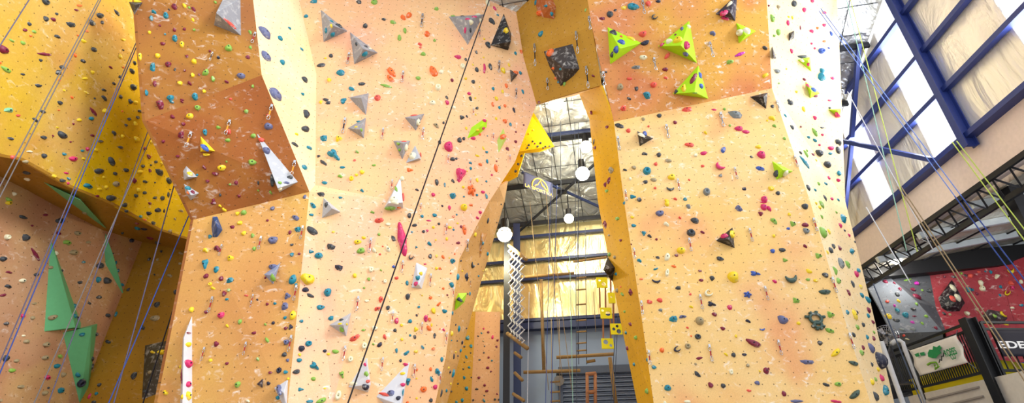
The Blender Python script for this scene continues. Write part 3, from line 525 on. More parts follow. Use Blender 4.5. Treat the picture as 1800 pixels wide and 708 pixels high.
(900, 177): """r782,52,42,40;s924,128,28,24;k1036,103,34,28;m1148,150,28,26;r1228,58,72,34,-5;p1420,62,40,14;l1494,57,22,20;g1570,92,104,54,5;l1532,173,18;p1595,193,62,34,5;p1645,217,54,24,10;y1360,224,24;k755,173,66,34,5;r818,208,32,30;r960,178,16;w910,240,30,40;b935,232,30,40;k932,372,38,26,-20;k1033,378,34,32;r1248,306,70,30,10;w1290,380,30,26;p1350,367,48,26,-15;b1486,342,44,34,-70;y1732,322,42,26;p1753,376,60,52;n1683,393,20,18;r1342,458,26,18;p1458,462,66,40,40,c;g1466,524,26,24;b1746,474,60,32;s1102,420,48,26,10;r1010,444,28,24;k795,485,30,18;s857,468,34,28;t950,491,58,52,0,o;w832,548,22;s995,554,48,26,10;y1122,532,54,44;k938,570,36,28;r1006,611,20;r1246,555,16;k1112,620,56,26,8,c;g1370,638,50,52,0,o;n1633,617,32,24;t853,672,44,30,0,w;k895,692,34,32;r1148,690,26,20;t1218,690,28,24;y1090,700,36,20;p1775,690,46,50;y1795,138,14;m556,85,22,26;m667,184,26,20,0,o;k574,290,14,40;m580,330,28,22;s693,488,44,46;m678,562,48,24,-65;m652,590,24,34;l663,634,34,22;n14,65,16,40;m84,170,14;m28,218,14;m28,287,20;m188,10,18;k118,310,16;k108,330,14;y150,205,14;k145,285,14;k200,295,16;k235,320,14;k180,320,16;k218,332,14;k262,318,14;k66,385,18;k42,445,18;k24,495,20;y120,230,14;k100,365,14;m160,300,12""",
(900, 354): """y1090,14,34,38;g1240,32,32,34;v1042,78,58,44,-25;v1594,45,52,42,60;r1180,114,20;k1285,131,62,40,15;y846,110,28,18;t857,167,36,24;w1085,158,40,34;k1260,218,62,50,35,o;m1340,215,30,22;t928,223,34,34,90,w;k967,242,32,26;m1016,265,18;y1190,341,62,46,0,s;m1155,377,28,20;w1092,388,60,40,-70;k1024,393,32,22;t895,415,32,28;k1466,400,56,30,10;o1138,455,36,18,15;t1011,473,34,18,-35;w1092,498,56,30,-80,o;m1323,486,28,16;m1330,552,34,22;k1410,538,38,40;y1556,527,80;b1715,505,72,34,5,y;o910,543,28,16;n1013,560,62,24,8,c;k1167,606,40,28;r1254,650,18;w1380,645,54,50,-30,c;b1660,652,60,48,0,g;r968,700,38,24;r1038,692,42,32;p1775,38,50,44;m1750,86,32,36,90,w;p1765,5,40,14;l740,119,36,26;m650,158,52,34,70;s680,236,18;m762,273,26,18;l683,372,26,30,0,o;s720,392,26;t727,510,30,22;o763,600,14;s735,625,26,32;l773,651,32,28;m833,637,36,52,0,w;t785,10,20,24;m838,300,12;p1490,240,56,40,-25;y1550,225,60,32,-70""",
(900, 531): """r968,0,40,20;n1408,12,60,36,10,y;y1260,32,28,22;p1532,36,38;g1044,54,30,22;m1424,84,36,30;t1134,115,62,44;v1200,101,52,30,-25;s1322,128,60,60,0,s;n1660,132,38,26;r1234,179,18;m1484,184,36,26;b1760,191,38,18,0,c;o1260,237,14;k1308,241,46,38,15,o;y1575,236,18,24;m1698,285,116,44,20;s1237,308,42,40,0,o;n1160,330,48,40,-30,c;o1054,336,34;m1320,393,50,22,-10;y1505,366,36,20,20;k1558,369,32,36;n1636,368,36,20;s1292,433,18;s1658,442,26,28;t1000,455,36,28;k1305,506,60,28,38;w1542,491,30,36,0,o;y1743,484,16;m1788,480,40,50;t1096,600,50,46;m1399,580,38,40;k1486,586,38,32,30;v1724,566,38,32;r1668,621,36,18;w1232,698,50,24;w1075,704,24;l790,66,24,18;m828,153,40,18,20;t800,214,26,24,0,w;l868,248,28,30;m810,322,24,26;t857,435,32,20;l946,623,36,32;t948,405,12,30""",
(1350, 0): """k184,22,32,48;s77,50,24,32;m8,40,16;p256,68,24,34;p397,90,26,22;p313,8,22;l34,126,28,56;y146,118,14;y172,124,12,26;p142,160,20,40;p398,177,28,22;m228,195,10,32;o350,197,18;p308,220,26;l76,225,30,46;l46,250,18;b446,236,18,36;o397,290,24,16;p308,306,16;p332,340,18;b380,357,42,40,0,o;b428,338,16;p167,358,18,36;k245,398,74,24;g68,500,40,30;t384,496,40,30,40;t380,540,66,44,45;p454,548,28,20;m256,558,20;y203,645,18;y130,484,12;l78,585,14;k147,705,20;p435,705,30,14;w240,428,34,26;p283,455,24;p280,600,18,24;b320,628,36,30;m335,674,36,18""",
(1350, 177): """k32,38,26,22;y28,122,44,34;l45,176,28,24;l115,264,26,20;y25,614,44,32;k70,648,32,28;k160,12,36,34;y252,58,20,40;t122,104,16,20;p333,120,24,28;k172,186,26;m232,182,14;k383,188,30,12;l332,220,28,60;p384,238,18;t287,256,20;t332,278,24;p364,310,16;p446,332,42,30;k497,292,36,44;k496,346,30,50;t440,370,28,18;k365,366,46;m318,377,28,16,20;k230,366,20;l270,372,24,40;l275,350,14;y340,417,14;t260,430,118,30,52,p;k420,446,46;t500,507,26,36;p428,540,20;p498,558,26,24;t408,583,30,18;l358,582,20;k284,610,26,34;t333,628,18;k404,684,20,36;p452,688,36,16;t495,697,18;p484,102,34,40;k435,50,20,14;k54,514,48,30,80;w124,512,30,36;w80,440,40,16""",
(1350, 354): """k262,32,48,40;y151,90,22,26;l42,136,60,36,20;l180,154,42,38,0,w;m263,162,50,30;g272,203,46,40;b142,189,28,18;y40,241,28,24;m262,314,26,28;b34,346,34,30;k103,340,50,28;l361,379,48,38,0,w;l124,410,36,28,0,w;y290,490,50,26,22;k404,516,42,36;p48,561,34,26;d163,546,86,56,0,c;l281,548,32,20;y336,553,36,24;d402,634,88,36;l203,692,50,40,0,w;p8,50,28,40;y340,12,16;y366,40,28,20;l380,22,28,44;l482,77,16;l380,107,18,22;t533,118,46;p511,169,24,26;n540,204,12;p572,237,20;l390,215,52,58;y430,212,20,30;k462,314,28,26;m508,330,26,34,90,w;t594,352,40,40,60,w;k441,340,30,32;y420,358,16,22;g515,430,80,44,75;l562,444,64,32,65;l478,485,34,44,0,w;t636,482,28,24;p624,510,32,34;l497,558,44,36,60;k598,579,24,36;y654,599,24;m568,640,22,32;t662,660,30,28;t705,690,40,36;k612,284,12;
r760,552,34,14;m824,561,36,22;m888,572,18;l985,550,60,14,-15;f1046,572,34,28;m930,615,24;k910,652,34,24,60;r838,700,28,20;y918,698,24;m1020,617,34,24;l1085,623,16;k1130,627,40,24;m1048,667,50,36;k1308,528,36,20;m1240,528,18;l1360,505,20;k1390,520,20;r1425,520,40,30;r1485,494,28,16;t1528,492,14;t1568,495,24;w1612,525,40,36,60;w1500,572,36,40;w1508,608,42,44;y1708,490,50,34,0,c;r1710,573,50,30,30;t1424,618,56,40,0,y;t1636,598,24;p1720,605,30;m1470,648,22;t1632,657,20;y1684,644,40,36,-60,c;w1780,562,30;w1302,606,30,40;w1336,674,36,40;r1300,680,38,34""",
(1350, 531): """v108,122,80,56,12;y216,147,30,26;d335,130,140,132,0,G;l447,84,54,46,0,w;l436,198,58,38;k370,286,40,36;y478,355,80,40,-40;v276,420,104,32,5;d603,428,70,32,10;k410,578,46,28;l494,575,50,32;m113,640,44,30,70;d615,648,92,44,-38;v207,696,96,26;p480,696,76,24;m5,466,14,18;l200,0,50,8;t560,70,32,26;y612,88,90,34,70;n630,70,14,20;m710,54,36,28,50;t706,94,24;m740,140,26,22;k672,158,28,24;l630,175,26,28;k603,228,34,24;l746,212,18;t700,245,26;m745,255,34,24,60;m670,318,26,24;l660,354,46,34,70;v730,322,44,56;n800,408,80,86,0,s;k733,437,22;y776,472,24;p800,530,34,36;y735,560,40,30,-60;l757,540,20;k760,660,56,40,60;t830,620,90,38,-80;
m788,60,50,16;k1022,45,40,22,20;t912,55,30;f890,22,18;t966,85,50,34,15;y846,96,46,34;m1030,97,32,12;k905,125,50,24;l1112,96,28,20;m808,148,26;f1015,138,30,20;l1084,148,22;g944,190,42,20;g1020,188,42,22;m1182,180,24;f858,198,36,20;l1046,12,20;m920,240,18;r958,236,22;w980,260,36,14;w1402,78,40,32;k1238,78,22;s1280,85,18;w1470,48,24;w1716,38,34,16;t1780,20,36,20;l1595,100,30;y1652,85,30,30,0,c;r1545,158,36,20;y1675,155,36,16""",
}
HCOL = {'k': ('charcoal', (58, 64, 70)), 'g': ('grey', (120, 128, 130)), 't': ('teal', (12, 128, 152)), 'b': ('blue', (56, 92, 180)), 'm': ('maroon', (122, 26, 58)), 'p': ('magenta', (206, 40, 104)),
        'y': ('yellow', (236, 206, 34)), 'l': ('green', (132, 178, 72)), 'o': ('orange', (238, 110, 42)), 'r': ('coral', (226, 84, 70)), 'w': ('cream', (232, 228, 196)), 'n': ('navy', (34, 38, 62)),
        's': ('sandy', (160, 146, 112)), 'v': ('slate', (96, 102, 142)), 'e': ('mint', (122, 190, 150)), 'd': ('dark green', (58, 82, 74)), 'f': ('violet', (190, 40, 170))}
# quickdraws: top x, y, bottom x, y (full pixels), sling colour
DRAWS = """448,60,442,75,r;374,94,369,106,n;404,214,397,236,y;336,235,328,258,y;391,432,387,449,r;446,519,445,534,r;375,524,371,549,r;361,612,356,634,r;434,603,430,624,r;443,530,441,540,r;743,28,741,47,n;614,96,612,112,r;709,128,707,144,r;877,110,876,127,n;843,54,842,64,r;478,187,471,210,y;518,285,513,309,y;607,211,604,234,n;674,228,672,244,r;744,227,742,244,r;832,192,831,202,r;788,274,787,286,r;690,318,689,333,r;867,236,866,246,r;896,274,895,284,r;827,315,825,325,r;460,418,456,438,r;533,400,529,420,r;652,421,650,444,r;708,460,705,479,r;740,359,739,372,r;785,395,784,411,r;757,483,756,502,r;822,423,821,442,n;522,504,518,528,r;630,523,628,546,r;797,507,797,522,r;825,494,825,505,r;691,549,689,568,r;742,568,741,586,r;607,610,603,634,r;513,592,509,618,r;673,630,671,652,r;729,642,727,664,r;785,586,784,604,r;774,655,774,674,r;941,81,942,116,d;1014,59,1015,94,d;1032,120,1036,155,d;963,140,963,158,d;907,158,908,172,d;1129,4,1133,24,s;1037,32,1039,52,s;1149,104,1152,123,s;1247,77,1252,100,s;1060,129,1061,150,s;1086,243,1088,263,s;1171,222,1175,242,s;1266,201,1272,222,s;1291,297,1295,314,r;1191,317,1193,334,r;1099,336,1100,352,r;1211,421,1214,441,r;1317,404,1323,424,r;1114,438,1116,454,r;1344,506,1347,527,r;1230,520,1234,543,r;1246,608,1251,635,r;1127,531,1131,552,r;1140,618,1143,641,r;1365,180,1370,196,s;1396,276,1401,293,r;1429,386,1436,406,r;1462,490,1469,514,r;1367,600,1372,624,r;1492,588,1499,613,r"""
# ------------------------------------------------------------------ angular volumes screwed to the walls
VCOL = {'grey': (150, 152, 160), 'pale': (186, 190, 198), 'white': (214, 216, 224), 'black': (24, 25, 32), 'lime': (170, 224, 20), 'mint': (104, 186, 132), 'yellow': (228, 200, 40), 'blue': (44, 78, 132), 'slate': (60, 62, 66),
        'orange': (186, 100, 40), 'kite': (58, 52, 52), 'rust': (196, 130, 44), 'navy': (40, 42, 66), 'palelime': (186, 204, 96), 'bluegrey': (150, 164, 198), 'shade': (74, 68, 54)}
# colour, base outline, raised points, height (m), anchor, short name, label
VOLS = [
('slate', [(226, 3), (252, 4), (236, 27)], [(238, 9)], .2, (246, 10), 'dark corner wedge', 'small dark grey wedge volume at the tower edge beside the yellow corner wall'),
('grey', [(376, 45), (425, 64), (424, -4), (392, -2)], [(380, 22)], .42, (405, 30), 'grey tower wedge', 'big grey wedge volume on the brown tower top, coral hold along its ridge'),
('yellow', [(352, 237), (380, 266), (352, 267)], [(360, 262)], .16, (362, 258), 'yellow triangle', 'small yellow triangle volume with a blue hold on the brown lower overhang'),
('pale', [(327, 290), (349, 311), (323, 317), (321, 300)], [(331, 311)], .18, (332, 305), 'chalky upper wedge', 'chalky grey wedge volume with a yellow hold at the overhang edge, upper of two'),
('pale', [(322, 321), (351, 339), (335, 353), (325, 338)], [(336, 343)], .18, (334, 338), 'chalky lower wedge', 'chalky grey wedge volume with a maroon hold at the overhang edge, lower of two'),
('pale', [(449, 228), (526, 319), (491, 338), (484, 320)], [(488, 331)], .24, (485, 290), 'long grey spear', 'long pale grey spear volume on the brown lower overhang with blue and charcoal holds'),
('mint', [(59, 311), (140, 348), (188, 402), (172, 394), (120, 355)], [(142, 352)], .10, (120, 345), 'mint lip spike', 'long mint green spike volume under the lip of the yellow corner wall'),
('mint', [(184, 405), (221, 530), (184, 465), (182, 440)], [(199, 448)], .14, (192, 460), 'narrow mint spike', 'narrow mint green spike volume pointing down the pink corner wall'),
('mint', [(86, 409), (74, 583), (142, 577), (143, 568)], [(133, 575)], .22, (110, 540), 'tall mint triangle', 'tall mint green triangle volume pointing up the pink corner wall'),
('mint', [(107, 585), (172, 568), (153, 716), (138, 716)], [(161, 574)], .22, (140, 630), 'lower mint triangle', 'mint green triangle volume pointing down below the tall mint one, round navy hold on it'),
('blue', [(373, 379), (382, 379), (392, 404), (382, 418), (373, 418), (371, 398)], [(382, 399)], .2, (380, 400), 'blue gem', 'blue gem shaped volume at the top of the orange tower base'),
('white', [(339, 551), (321, 594), (316, 720), (339, 720)], [(323, 594), (320, 720)], .16, (332, 640), 'tall white slab', 'tall thin white slab volume with painted magenta and yellow holds on the orange tower base'),
('shade', [(254, 606), (248, 706), (290, 690), (297, 597)], [(276, 625)], .3, (272, 645), 'shadowed volume', 'dark grey volume in the shadowed gap between corner wall and tower'),
('grey', [(563, 16), (612, 55), (568, 75)], [(586, 45)], .36, (582, 48), 'upper grey twin', 'grey pyramid volume high on the peach wall with teal holds, upper of a touching pair'),
('grey', [(614, 55), (665, 93), (622, 114)], [(639, 86)], .36, (634, 88), 'lower grey twin', 'grey pyramid volume with one teal hold high on the peach wall, lower of touching pair'),
('grey', [(787, 29), (851, 25), (822, 80)], [(824, 35)], .34, (820, 45), 'inverted grey pyramid', 'inverted grey pyramid volume with magenta and cream holds beside the black rope'),
('black', [(885, 22), (861, 80), (893, 89), (899, 60)], [(898, 73)], .34, (882, 65), 'black pyramid', 'tall black pyramid volume with a yellow hold near the arch edge'),
('grey', [(612, 171), (649, 163), (644, 204)], [(635, 172)], .24, (636, 180), 'hanging grey point', 'grey volume pointing down on the peach wall, upper of two meeting tip to tip'),
('grey', [(610, 225), (644, 205), (640, 244)], [(632, 227)], .24, (632, 225), 'side grey point', 'grey volume pointing sideways on the peach wall, lower of two meeting tip to tip'),
('lime', [(849, 209), (858, 209), (856, 224), (840, 239), (819, 245), (827, 224)], [(845, 222)], .14, (840, 225), 'lime leaf', 'lime leaf shaped volume with magenta holds near the arch edge'),
('palelime', [(885, 221), (891, 244), (875, 273), (872, 247)], [(884, 246)], .08, (881, 247), 'pale lime diamond', 'pale lime diamond volume with an orange hold at the arch edge'),
('grey', [(710, 206), (747, 199), (731, 231)], [(730, 209)], .22, (730, 212), 'coral topped pyramid', 'small inverted grey pyramid volume with a coral hold on top, on the peach wall'),
('grey', [(690, 247), (722, 247), (707, 282)], [(709, 252)], .24, (708, 258), 'green spotted pyramid', 'small inverted grey pyramid volume with green holds on its darker face'),
('pale', [(729, 253), (740, 276), (740, 281), (711, 287)], [(737, 278)], .14, (728, 272), 'cream hold tetrahedron', 'pale grey tetrahedron volume with a big cream hold on the peach wall'),
('white', [(704, 311), (675, 365), (709, 366), (686, 371)], [(682, 357), (708, 356)], .26, (696, 350), 'tall pale pyramid', 'tall pale pyramid volume with a green hold underneath, above the pink sausage hold'),
('pale', [(568, 346), (600, 373), (565, 384)], [(584, 366)], .26, (576, 370), 'pale fin', 'pale grey pyramid volume with one charcoal hold at the pale strip foot'),
('bluegrey', [(494, 460), (480, 501), (463, 482)], [(480, 484)], .2, (480, 483), 'blue grey kite', 'blue grey kite volume with a green hold on the orange tower base'),
('white', [(731, 457), (753, 468), (742, 494), (742, 508), (722, 506)], [(736, 500)], .14, (736, 485), 'white hourglass', 'white hourglass shaped volume with teal and yellow holds on the rose wall'),
('lime', [(805, 514), (822, 513), (817, 531), (799, 546), (800, 526)], [(811, 526)], .12, (809, 528), 'lower lime leaf', 'lime leaf shaped volume low beside the recessed ochre strip'),
('rust', [(844, 403), (859, 406), (839, 478)], [(849, 424)], .05, (847, 425), 'rust fin', 'thin rust brown triangle volume on the recessed ochre strip'),
('white', [(507, 664), (505, 716), (499, 716), (481, 681)], [(499, 690)], .14, (498, 688), 'white corner shard', 'white shard volume at the foot of the tower edge with a slate hold'),
('navy', [(463, 663), (462, 683), (450, 675)], [(459, 674)], .1, (459, 674), 'little navy triangle', 'little navy triangle volume near the foot of the orange tower base'),
('pale', [(618, 548), (609, 592), (577, 571)], [(603, 571)], .24, (601, 571), 'spotted pale pyramid', 'pale pyramid volume with a charcoal hold on its upper face, low on the rose wall'),
('white', [(645, 625), (652, 675), (647, 690), (610, 680)], [(649, 676)], .24, (638, 670), 'white pyramid with pocket', 'white pyramid volume with a round dark pocket underneath, at the black rope foot'),
('white', [(721, 631), (706, 720), (684, 718), (659, 696)], [(704, 712)], .26, (695, 690), 'painted white pyramid', 'large white pyramid volume with painted coral and magenta marks low on the rose wall'),
('orange', [(937, -4), (944, 22), (952, 31), (975, 35), (978, 11), (970, -8)], [(958, 0), (966, 14)], .22, (958, 12), 'orange boulder', 'rounded orange brown boulder volume at the top of the arch bridge'),
('kite', [(954, 89), (1007, 75), (1020, 121), (983, 165)], [(992, 120)], .3, (990, 115), 'dark kite', 'dark brown kite volume with small orange holds hanging over the arch'),
('slate', [(896, 121), (911, 131), (898, 146)], [(902, 132)], .16, (902, 132), 'grey edge wedge', 'small slate grey wedge volume where the peach wall meets the arch bridge'),
('lime', [(1067, 46), (1129, 75), (1072, 114)], [(1090, 85)], .38, (1088, 80), 'big lime pyramid', 'big lime pyramid volume closest to the arch on the orange overhang, blue holds'),
('lime', [(1212, 35), (1226, 112), (1155, 81)], [(1197, 80)], .38, (1198, 76), 'upper lime pyramid', 'big lime pyramid volume with a magenta hold, standing tip to tip over another lime one'),
('lime', [(1228, 113), (1246, 174), (1181, 165)], [(1221, 162)], .34, (1220, 150), 'lower lime pyramid', 'lime pyramid volume with a maroon hold, tip to tip under another lime one'),
('navy', [(1290, -6), (1296, -4), (1293, 38), (1256, 25)], [(1284, 22)], .26, (1282, 18), 'dark top pyramid', 'dark navy pyramid volume with magenta holds at the top of the orange overhang'),
('lime', [(1293, 39), (1330, 54), (1298, 77)], [(1311, 62)], .24, (1306, 57), 'small lime pyramid', 'small lime pyramid volume with two cream holds under the dark navy one'),
('black', [(1316, 170), (1350, 162), (1347, 193)], [(1342, 170)], .2, (1338, 174), 'black crease pyramid', 'black inverted pyramid volume under the overhang crease at the pale panel edge'),
('black', [(1119, 229), (1150, 243), (1124, 258)], [(1131, 243)], .2, (1131, 243), 'chalked black pyramid', 'small chalky black pyramid volume below the orange overhang near the arch side'),
('black', [(1288, 398), (1292, 437), (1257, 423)], [(1281, 421)], .22, (1281, 419), 'black pyramid with magenta', 'black pyramid volume with magenta and yellow holds in the middle of the tan wall'),
('lime', [(1356, 282), (1395, 301), (1364, 317)], [(1376, 298)], .24, (1371, 299), 'low lime pyramid', 'lime pyramid volume with charcoal and cream holds on the tan wall by the pale panel'),
('black', [(1068, 450), (1077, 496), (1082, 470)], [(1060, 474)], .3, (1074, 472), 'black side fin', 'black fin volume sticking out behind the ochre arch side above the yellow boards'),
('lime', [(1400, 105), (1424, 100), (1427, 128)], [(1420, 106)], .16, (1418, 110), 'upper panel lime', 'small lime volume highest on the pale panel by the windows'),
('lime', [(1415, 142), (1443, 164), (1424, 174)], [(1426, 160)], .16, (1426, 160), 'middle panel lime', 'small lime volume with a blue hold, second highest on the pale panel by the windows'),
('lime', [(1454, 192), (1479, 191), (1476, 209)], [(1472, 194)], .16, (1471, 197), 'edge lime', 'small lime volume with a magenta hold at the outer edge of the pale panel'),
('navy', [(1357, 79), (1365, 103), (1358, 104)], [(1360, 98)], .14, (1360, 96), 'thin navy fin', 'thin navy fin volume at the pale panel edge beside the orange overhang'),
('black', [(1386, 58), (1397, 53), (1396, 68), (1386, 74)], [(1392, 60)], .12, (1391, 63), 'small black block', 'small black block volume high on the pale panel by the windows'),
('black', [(1673, 490), (1648, 524), (1654, 541), (1665, 548), (1687, 547), (1697, 532)], [(1672, 520), (1680, 532)], .3, (1672, 525), 'black boulder gem', 'large black gem volume with cream and coral holds on the red boulder wall'),
('slate', [(1725, 555), (1736, 543), (1760, 547), (1772, 559), (1762, 570), (1735, 571)], [(1745, 553), (1757, 560)], .26, (1748, 558), 'slate boulder gem', 'slate faceted volume above the railing on the red boulder wall'),
]
BVH0 = BVHTree.FromPolygons([tuple(v) for v in TRI_V], TRI_F)
REFS = []                        # (x, y, short name)
def chalky(name, c):
    if name in MATS: return MATS[name]
    m, N, L, B = nodes(name); t = N.new('ShaderNodeTexCoord')
    n = N.new('ShaderNodeTexNoise'); n.inputs['Scale'].default_value = 9; n.inputs['Detail'].default_value = 5; n.inputs['Distortion'].default_value = .8; L.new(t.outputs['Object'], n.inputs['Vector'])
    r = N.new('ShaderNodeMapRange'); r.inputs['From Min'].default_value = .52; r.inputs['From Max'].default_value = .75; r.inputs['To Max'].default_value = .55; L.new(n.outputs['Fac'], r.inputs['Value'])
    n2 = N.new('ShaderNodeTexNoise'); n2.inputs['Scale'].default_value = 2.5; n2.inputs['Detail'].default_value = 4; L.new(t.outputs['Object'], n2.inputs['Vector'])
    m0 = N.new('ShaderNodeMix'); m0.data_type = 'RGBA'; m0.inputs['A'].default_value = tuple(v * .8 for v in srgb(c)[:3]) + (1,); m0.inputs['B'].default_value = srgb(c); L.new(n2.outputs['Fac'], m0.inputs['Factor'])
    m1 = N.new('ShaderNodeMix'); m1.data_type = 'RGBA'; m1.inputs['B'].default_value = srgb((236, 234, 230)); L.new(r.outputs['Result'], m1.inputs['Factor']); L.new(m0.outputs['Result'], m1.inputs['A'])
    L.new(m1.outputs['Result'], B.inputs['Base Color']); B.inputs['Roughness'].default_value = .55
    MATS[name] = m; return m
for cname, base, peaks, h, anc, short, label in VOLS:
    d = ray(*anc).normalized(); hit, nrm, fi, dist = BVH0.ray_cast(EYE, d)
    if hit is None: print('NOHIT vol', short); continue
    if nrm.dot(d) > 0: nrm = -nrm
    def onp(x, y, hh=0.0):
        dd = ray(x, y); return EYE + dd * ((hit + nrm * hh - EYE).dot(nrm) / dd.dot(nrm))
    pts = [onp(x, y, -.015) for x, y in base]
    tops = [onp(x, y, h) for x, y in peaks]
    # keep the raised points close over the outline whatever the view
    bm = bmesh.new()
    for p in pts + tops: bm.verts.new(p - hit)
    bmesh.ops.convex_hull(bm, input=bm.verts)
    bmesh.ops.dissolve_limit(bm, angle_limit=.03, verts=bm.verts, edges=bm.edges)
    bmesh.ops.recalc_face_normals(bm, faces=bm.faces)
    tri = bm.copy(); bmesh.ops.triangulate(tri, faces=tri.faces); tri.verts.index_update()
    register([v.co + hit for v in tri.verts], [[v.index for v in f.verts] for f in tri.faces], TRI_ID[fi]); tri.free()
    mat = chalky('volume_' + cname, VCOL[cname]) if cname not in ('lime', 'mint', 'palelime', 'yellow') else plain('volume_' + cname, VCOL[cname], .5, var=.08)
    o = bm_obj('climbing_volume', bm, mat); o.location = hit
    md = o.modifiers.new('edge', 'BEVEL'); md.width = .006; md.segments = 1; md.limit_method = 'ANGLE'
    tag(o, label, 'climbing volume', 'angular volumes on the climbing walls')
    cx = sum(p[0] for p in base) / len(base); cy = sum(p[1] for p in base) / len(base); REFS.append((cx, cy, short, TRI_ID[fi]))
BVH = BVHTree.FromPolygons([tuple(v) for v in TRI_V], TRI_F)
# ------------------------------------------------------------------ hold shapes, unit size: x, y within +-.5, z 0..1
def dome(seed, seg=14, rings=5, p=2.0, lump=.12, outline=None, skew=(0, 0), scoop=0., jag=0.):
    r_ = random.Random(seed); ph = [r_.uniform(0, 6.28) for _ in range(4)]
    def R(t):
        v = 1 + lump * (math.sin(2 * t + ph[0]) * .5 + math.sin(3 * t + ph[1]) * .6 + math.sin(5 * t + ph[2]) * .3)
        return v * (outline(t) if outline else 1)
    rows = []
    for i in range(rings + 1):
        q = 1 - i / rings
        row = []
        for k in range(seg):
            t = 2 * math.pi * k / seg; rr = R(t) * q
            z = (1 - q ** p) ** .62 if q < 1 else 0
            z += jag * r_.uniform(-1, 1) * (q < 1)
            z -= scoop * math.exp(-((q - .0) / .35) ** 2)
            z = max(z, 0)
            row.append((.5 * rr * math.cos(t) + skew[0] * z * .2, .5 * rr * math.sin(t) + skew[1] * z * .2, z))
        rows.append(row)
    rows.insert(0, [(x, y, -.06) for x, y, z in rows[0]])
    verts, faces = [], []
    for row in rows[:-1]: verts += row
    c = len(verts); verts.append((skew[0] * .2, skew[1] * .2, rows[-1][0][2]))
    n = len(rows) - 1
    for i in range(n - 1):
        for k in range(seg):
            faces.append((i * seg + k, i * seg + (k + 1) % seg, (i + 1) * seg + (k + 1) % seg, (i + 1) * seg + k))
    for k in range(seg): faces.append(((n - 1) * seg + k, (n - 1) * seg + (k + 1) % seg, c))
    faces.append(tuple(range(seg))[::-1])
    xs = [v[0] for v in verts]; ys = [v[1] for v in verts]; fx, fy = 1 / (max(xs) - min(xs)), 1 / (max(ys) - min(ys)); mx, my = (max(xs) + min(xs)) / 2, (max(ys) + min(ys)) / 2; mz = max(v[2] for v in verts)
    return [((x - mx) * fx, (y - my) * fy, z / mz) for x, y, z in verts], faces
def loft_tube(pts, rad, seg=8):
    bm = bmesh.new(); add_tube(bm, pts, rad, seg)
    bmesh.ops.recalc_face_normals(bm, faces=bm.faces)
    bm.verts.index_update(); v = [tuple(q.co) for q in bm.verts]; f = [tuple(q.index for q in fa.verts) for fa in bm.faces]; bm.free(); return v, f
def norm_shape(v, f):
    xs = [a[0] for a in v]; ys = [a[1] for a in v]; zs = [a[2] for a in v]
    return [((a[0] - (max(xs) + min(xs)) / 2) / (max(xs) - min(xs)), (a[1] - (max(ys) + min(ys)) / 2) / (max(ys) - min(ys)), (a[2] - min(zs)) / (max(zs) - min(zs)) * 1.06 - .06) for a in v], f
tri_out = lambda t: 1 / max(math.cos(((t + math.pi / 3) % (2 * math.pi / 3)) - math.pi / 3 + 0.0) , .4) if False else 1 / (1 + .42 * math.cos(3 * (t - math.pi)) * -1) ** .9
def arc(a0, a1, n=9, r=.4): return [(r * math.cos(a0 + (a1 - a0) * i / (n - 1)), r * math.sin(a0 + (a1 - a0) * i / (n - 1)), .12) for i in range(n)]
def bumps():
    v, f = dome(5, seg=20, rings=6, lump=.05)
    out = []
    for x, y, z in v:
        s = 1 + .13 * math.sin(x * 26) + .08 * math.sin(x * 11 + 1); out.append((x, y * s, z * (1 + .16 * math.sin(x * 26 + .4))))
    return norm_shape(out, f)
def gear():
    bm = bmesh.new()
    def loop(cx, cy, r, rad, n=18):
        pts = [(cx + r * math.cos(2 * math.pi * i / n), cy + r * math.sin(2 * math.pi * i / n), .09) for i in range(n + 1)]
        add_tube(bm, pts, rad, 8, False)
    loop(0, .12, .26, .075); loop(.03, -.2, .17, .07)
    for t, r in ((75, .46), (115, .46), (20, .46), (160, .48)):
        a = math.radians(t); c = Vector((r * math.cos(a), .06 + r * math.sin(a), .08)); d = Vector((.3 * math.cos(a), .1 + .3 * math.sin(a), .08)); add_tube(bm, [d, c], [.07, .085], 8)
    for t in (200, 250, 300, 340):
        a = math.radians(t); c = Vector((.03 + .3 * math.cos(a), -.2 + .3 * math.sin(a), .08)); d = Vector((.03 + .17 * math.cos(a), -.2 + .17 * math.sin(a), .08)); add_tube(bm, [d, c], [.065, .08], 8)
    bmesh.ops.recalc_face_normals(bm, faces=bm.faces); bm.verts.index_update()
    v = [tuple(q.co) for q in bm.verts]; f = [tuple(q.index for q in fa.verts) for fa in bm.faces]; bm.free(); return norm_shape(v, f)
tri_f = lambda t: .62 + .38 * abs(math.cos(1.5 * t)) ** 2.2
lob3 = lambda t: .48 + .52 * abs(math.cos(1.5 * t)) ** 1.6
lob5 = lambda t: .5 + .5 * abs(math.cos(2.5 * t)) ** 1.6
SH = {
 'a': [dome(i, p=2.4, lump=.10) for i in range(6)],
 'f': [dome(20 + i, seg=7, rings=2, lump=.22, p=1.6, jag=.12) for i in range(6)],
 'j': [dome(40 + i, lump=.14, p=2.6, skew=(0, -.5), scoop=.25) for i in range(4)],
 'b': [dome(60 + i, seg=12, rings=4, lump=.25, p=2, outline=lambda t: 1 + .25 * math.cos(2 * t + 1), skew=(.5, .3)) for i in range(4)],
 'w': [dome(80, seg=18, rings=3, lump=.02, p=1.2, outline=tri_f), dome(81, seg=12, rings=2, lump=.06, p=1.3, outline=tri_f)],
 'p': [bumps()], 's': [dome(90, seg=18, rings=7, lump=0, p=2)],
 'o': [dome(91, seg=18, rings=7, lump=.04, p=3.0, scoop=.75)],
 'c': [norm_shape(*loft_tube(arc(math.radians(200), math.radians(350)), [.05, .09, .12, .14, .15, .14, .12, .09, .05])), norm_shape(*loft_tube(arc(math.radians(60), math.radians(320), 12), [.06, .09, .11, .12, .13, .13, .13, .13, .12, .1, .08, .05]))],
 'y': [dome(92, seg=24, rings=4, lump=.06, outline=lob3)], 'g': [dome(93, seg=30, rings=4, lump=.04, outline=lob5)], 'G': [gear()],
}
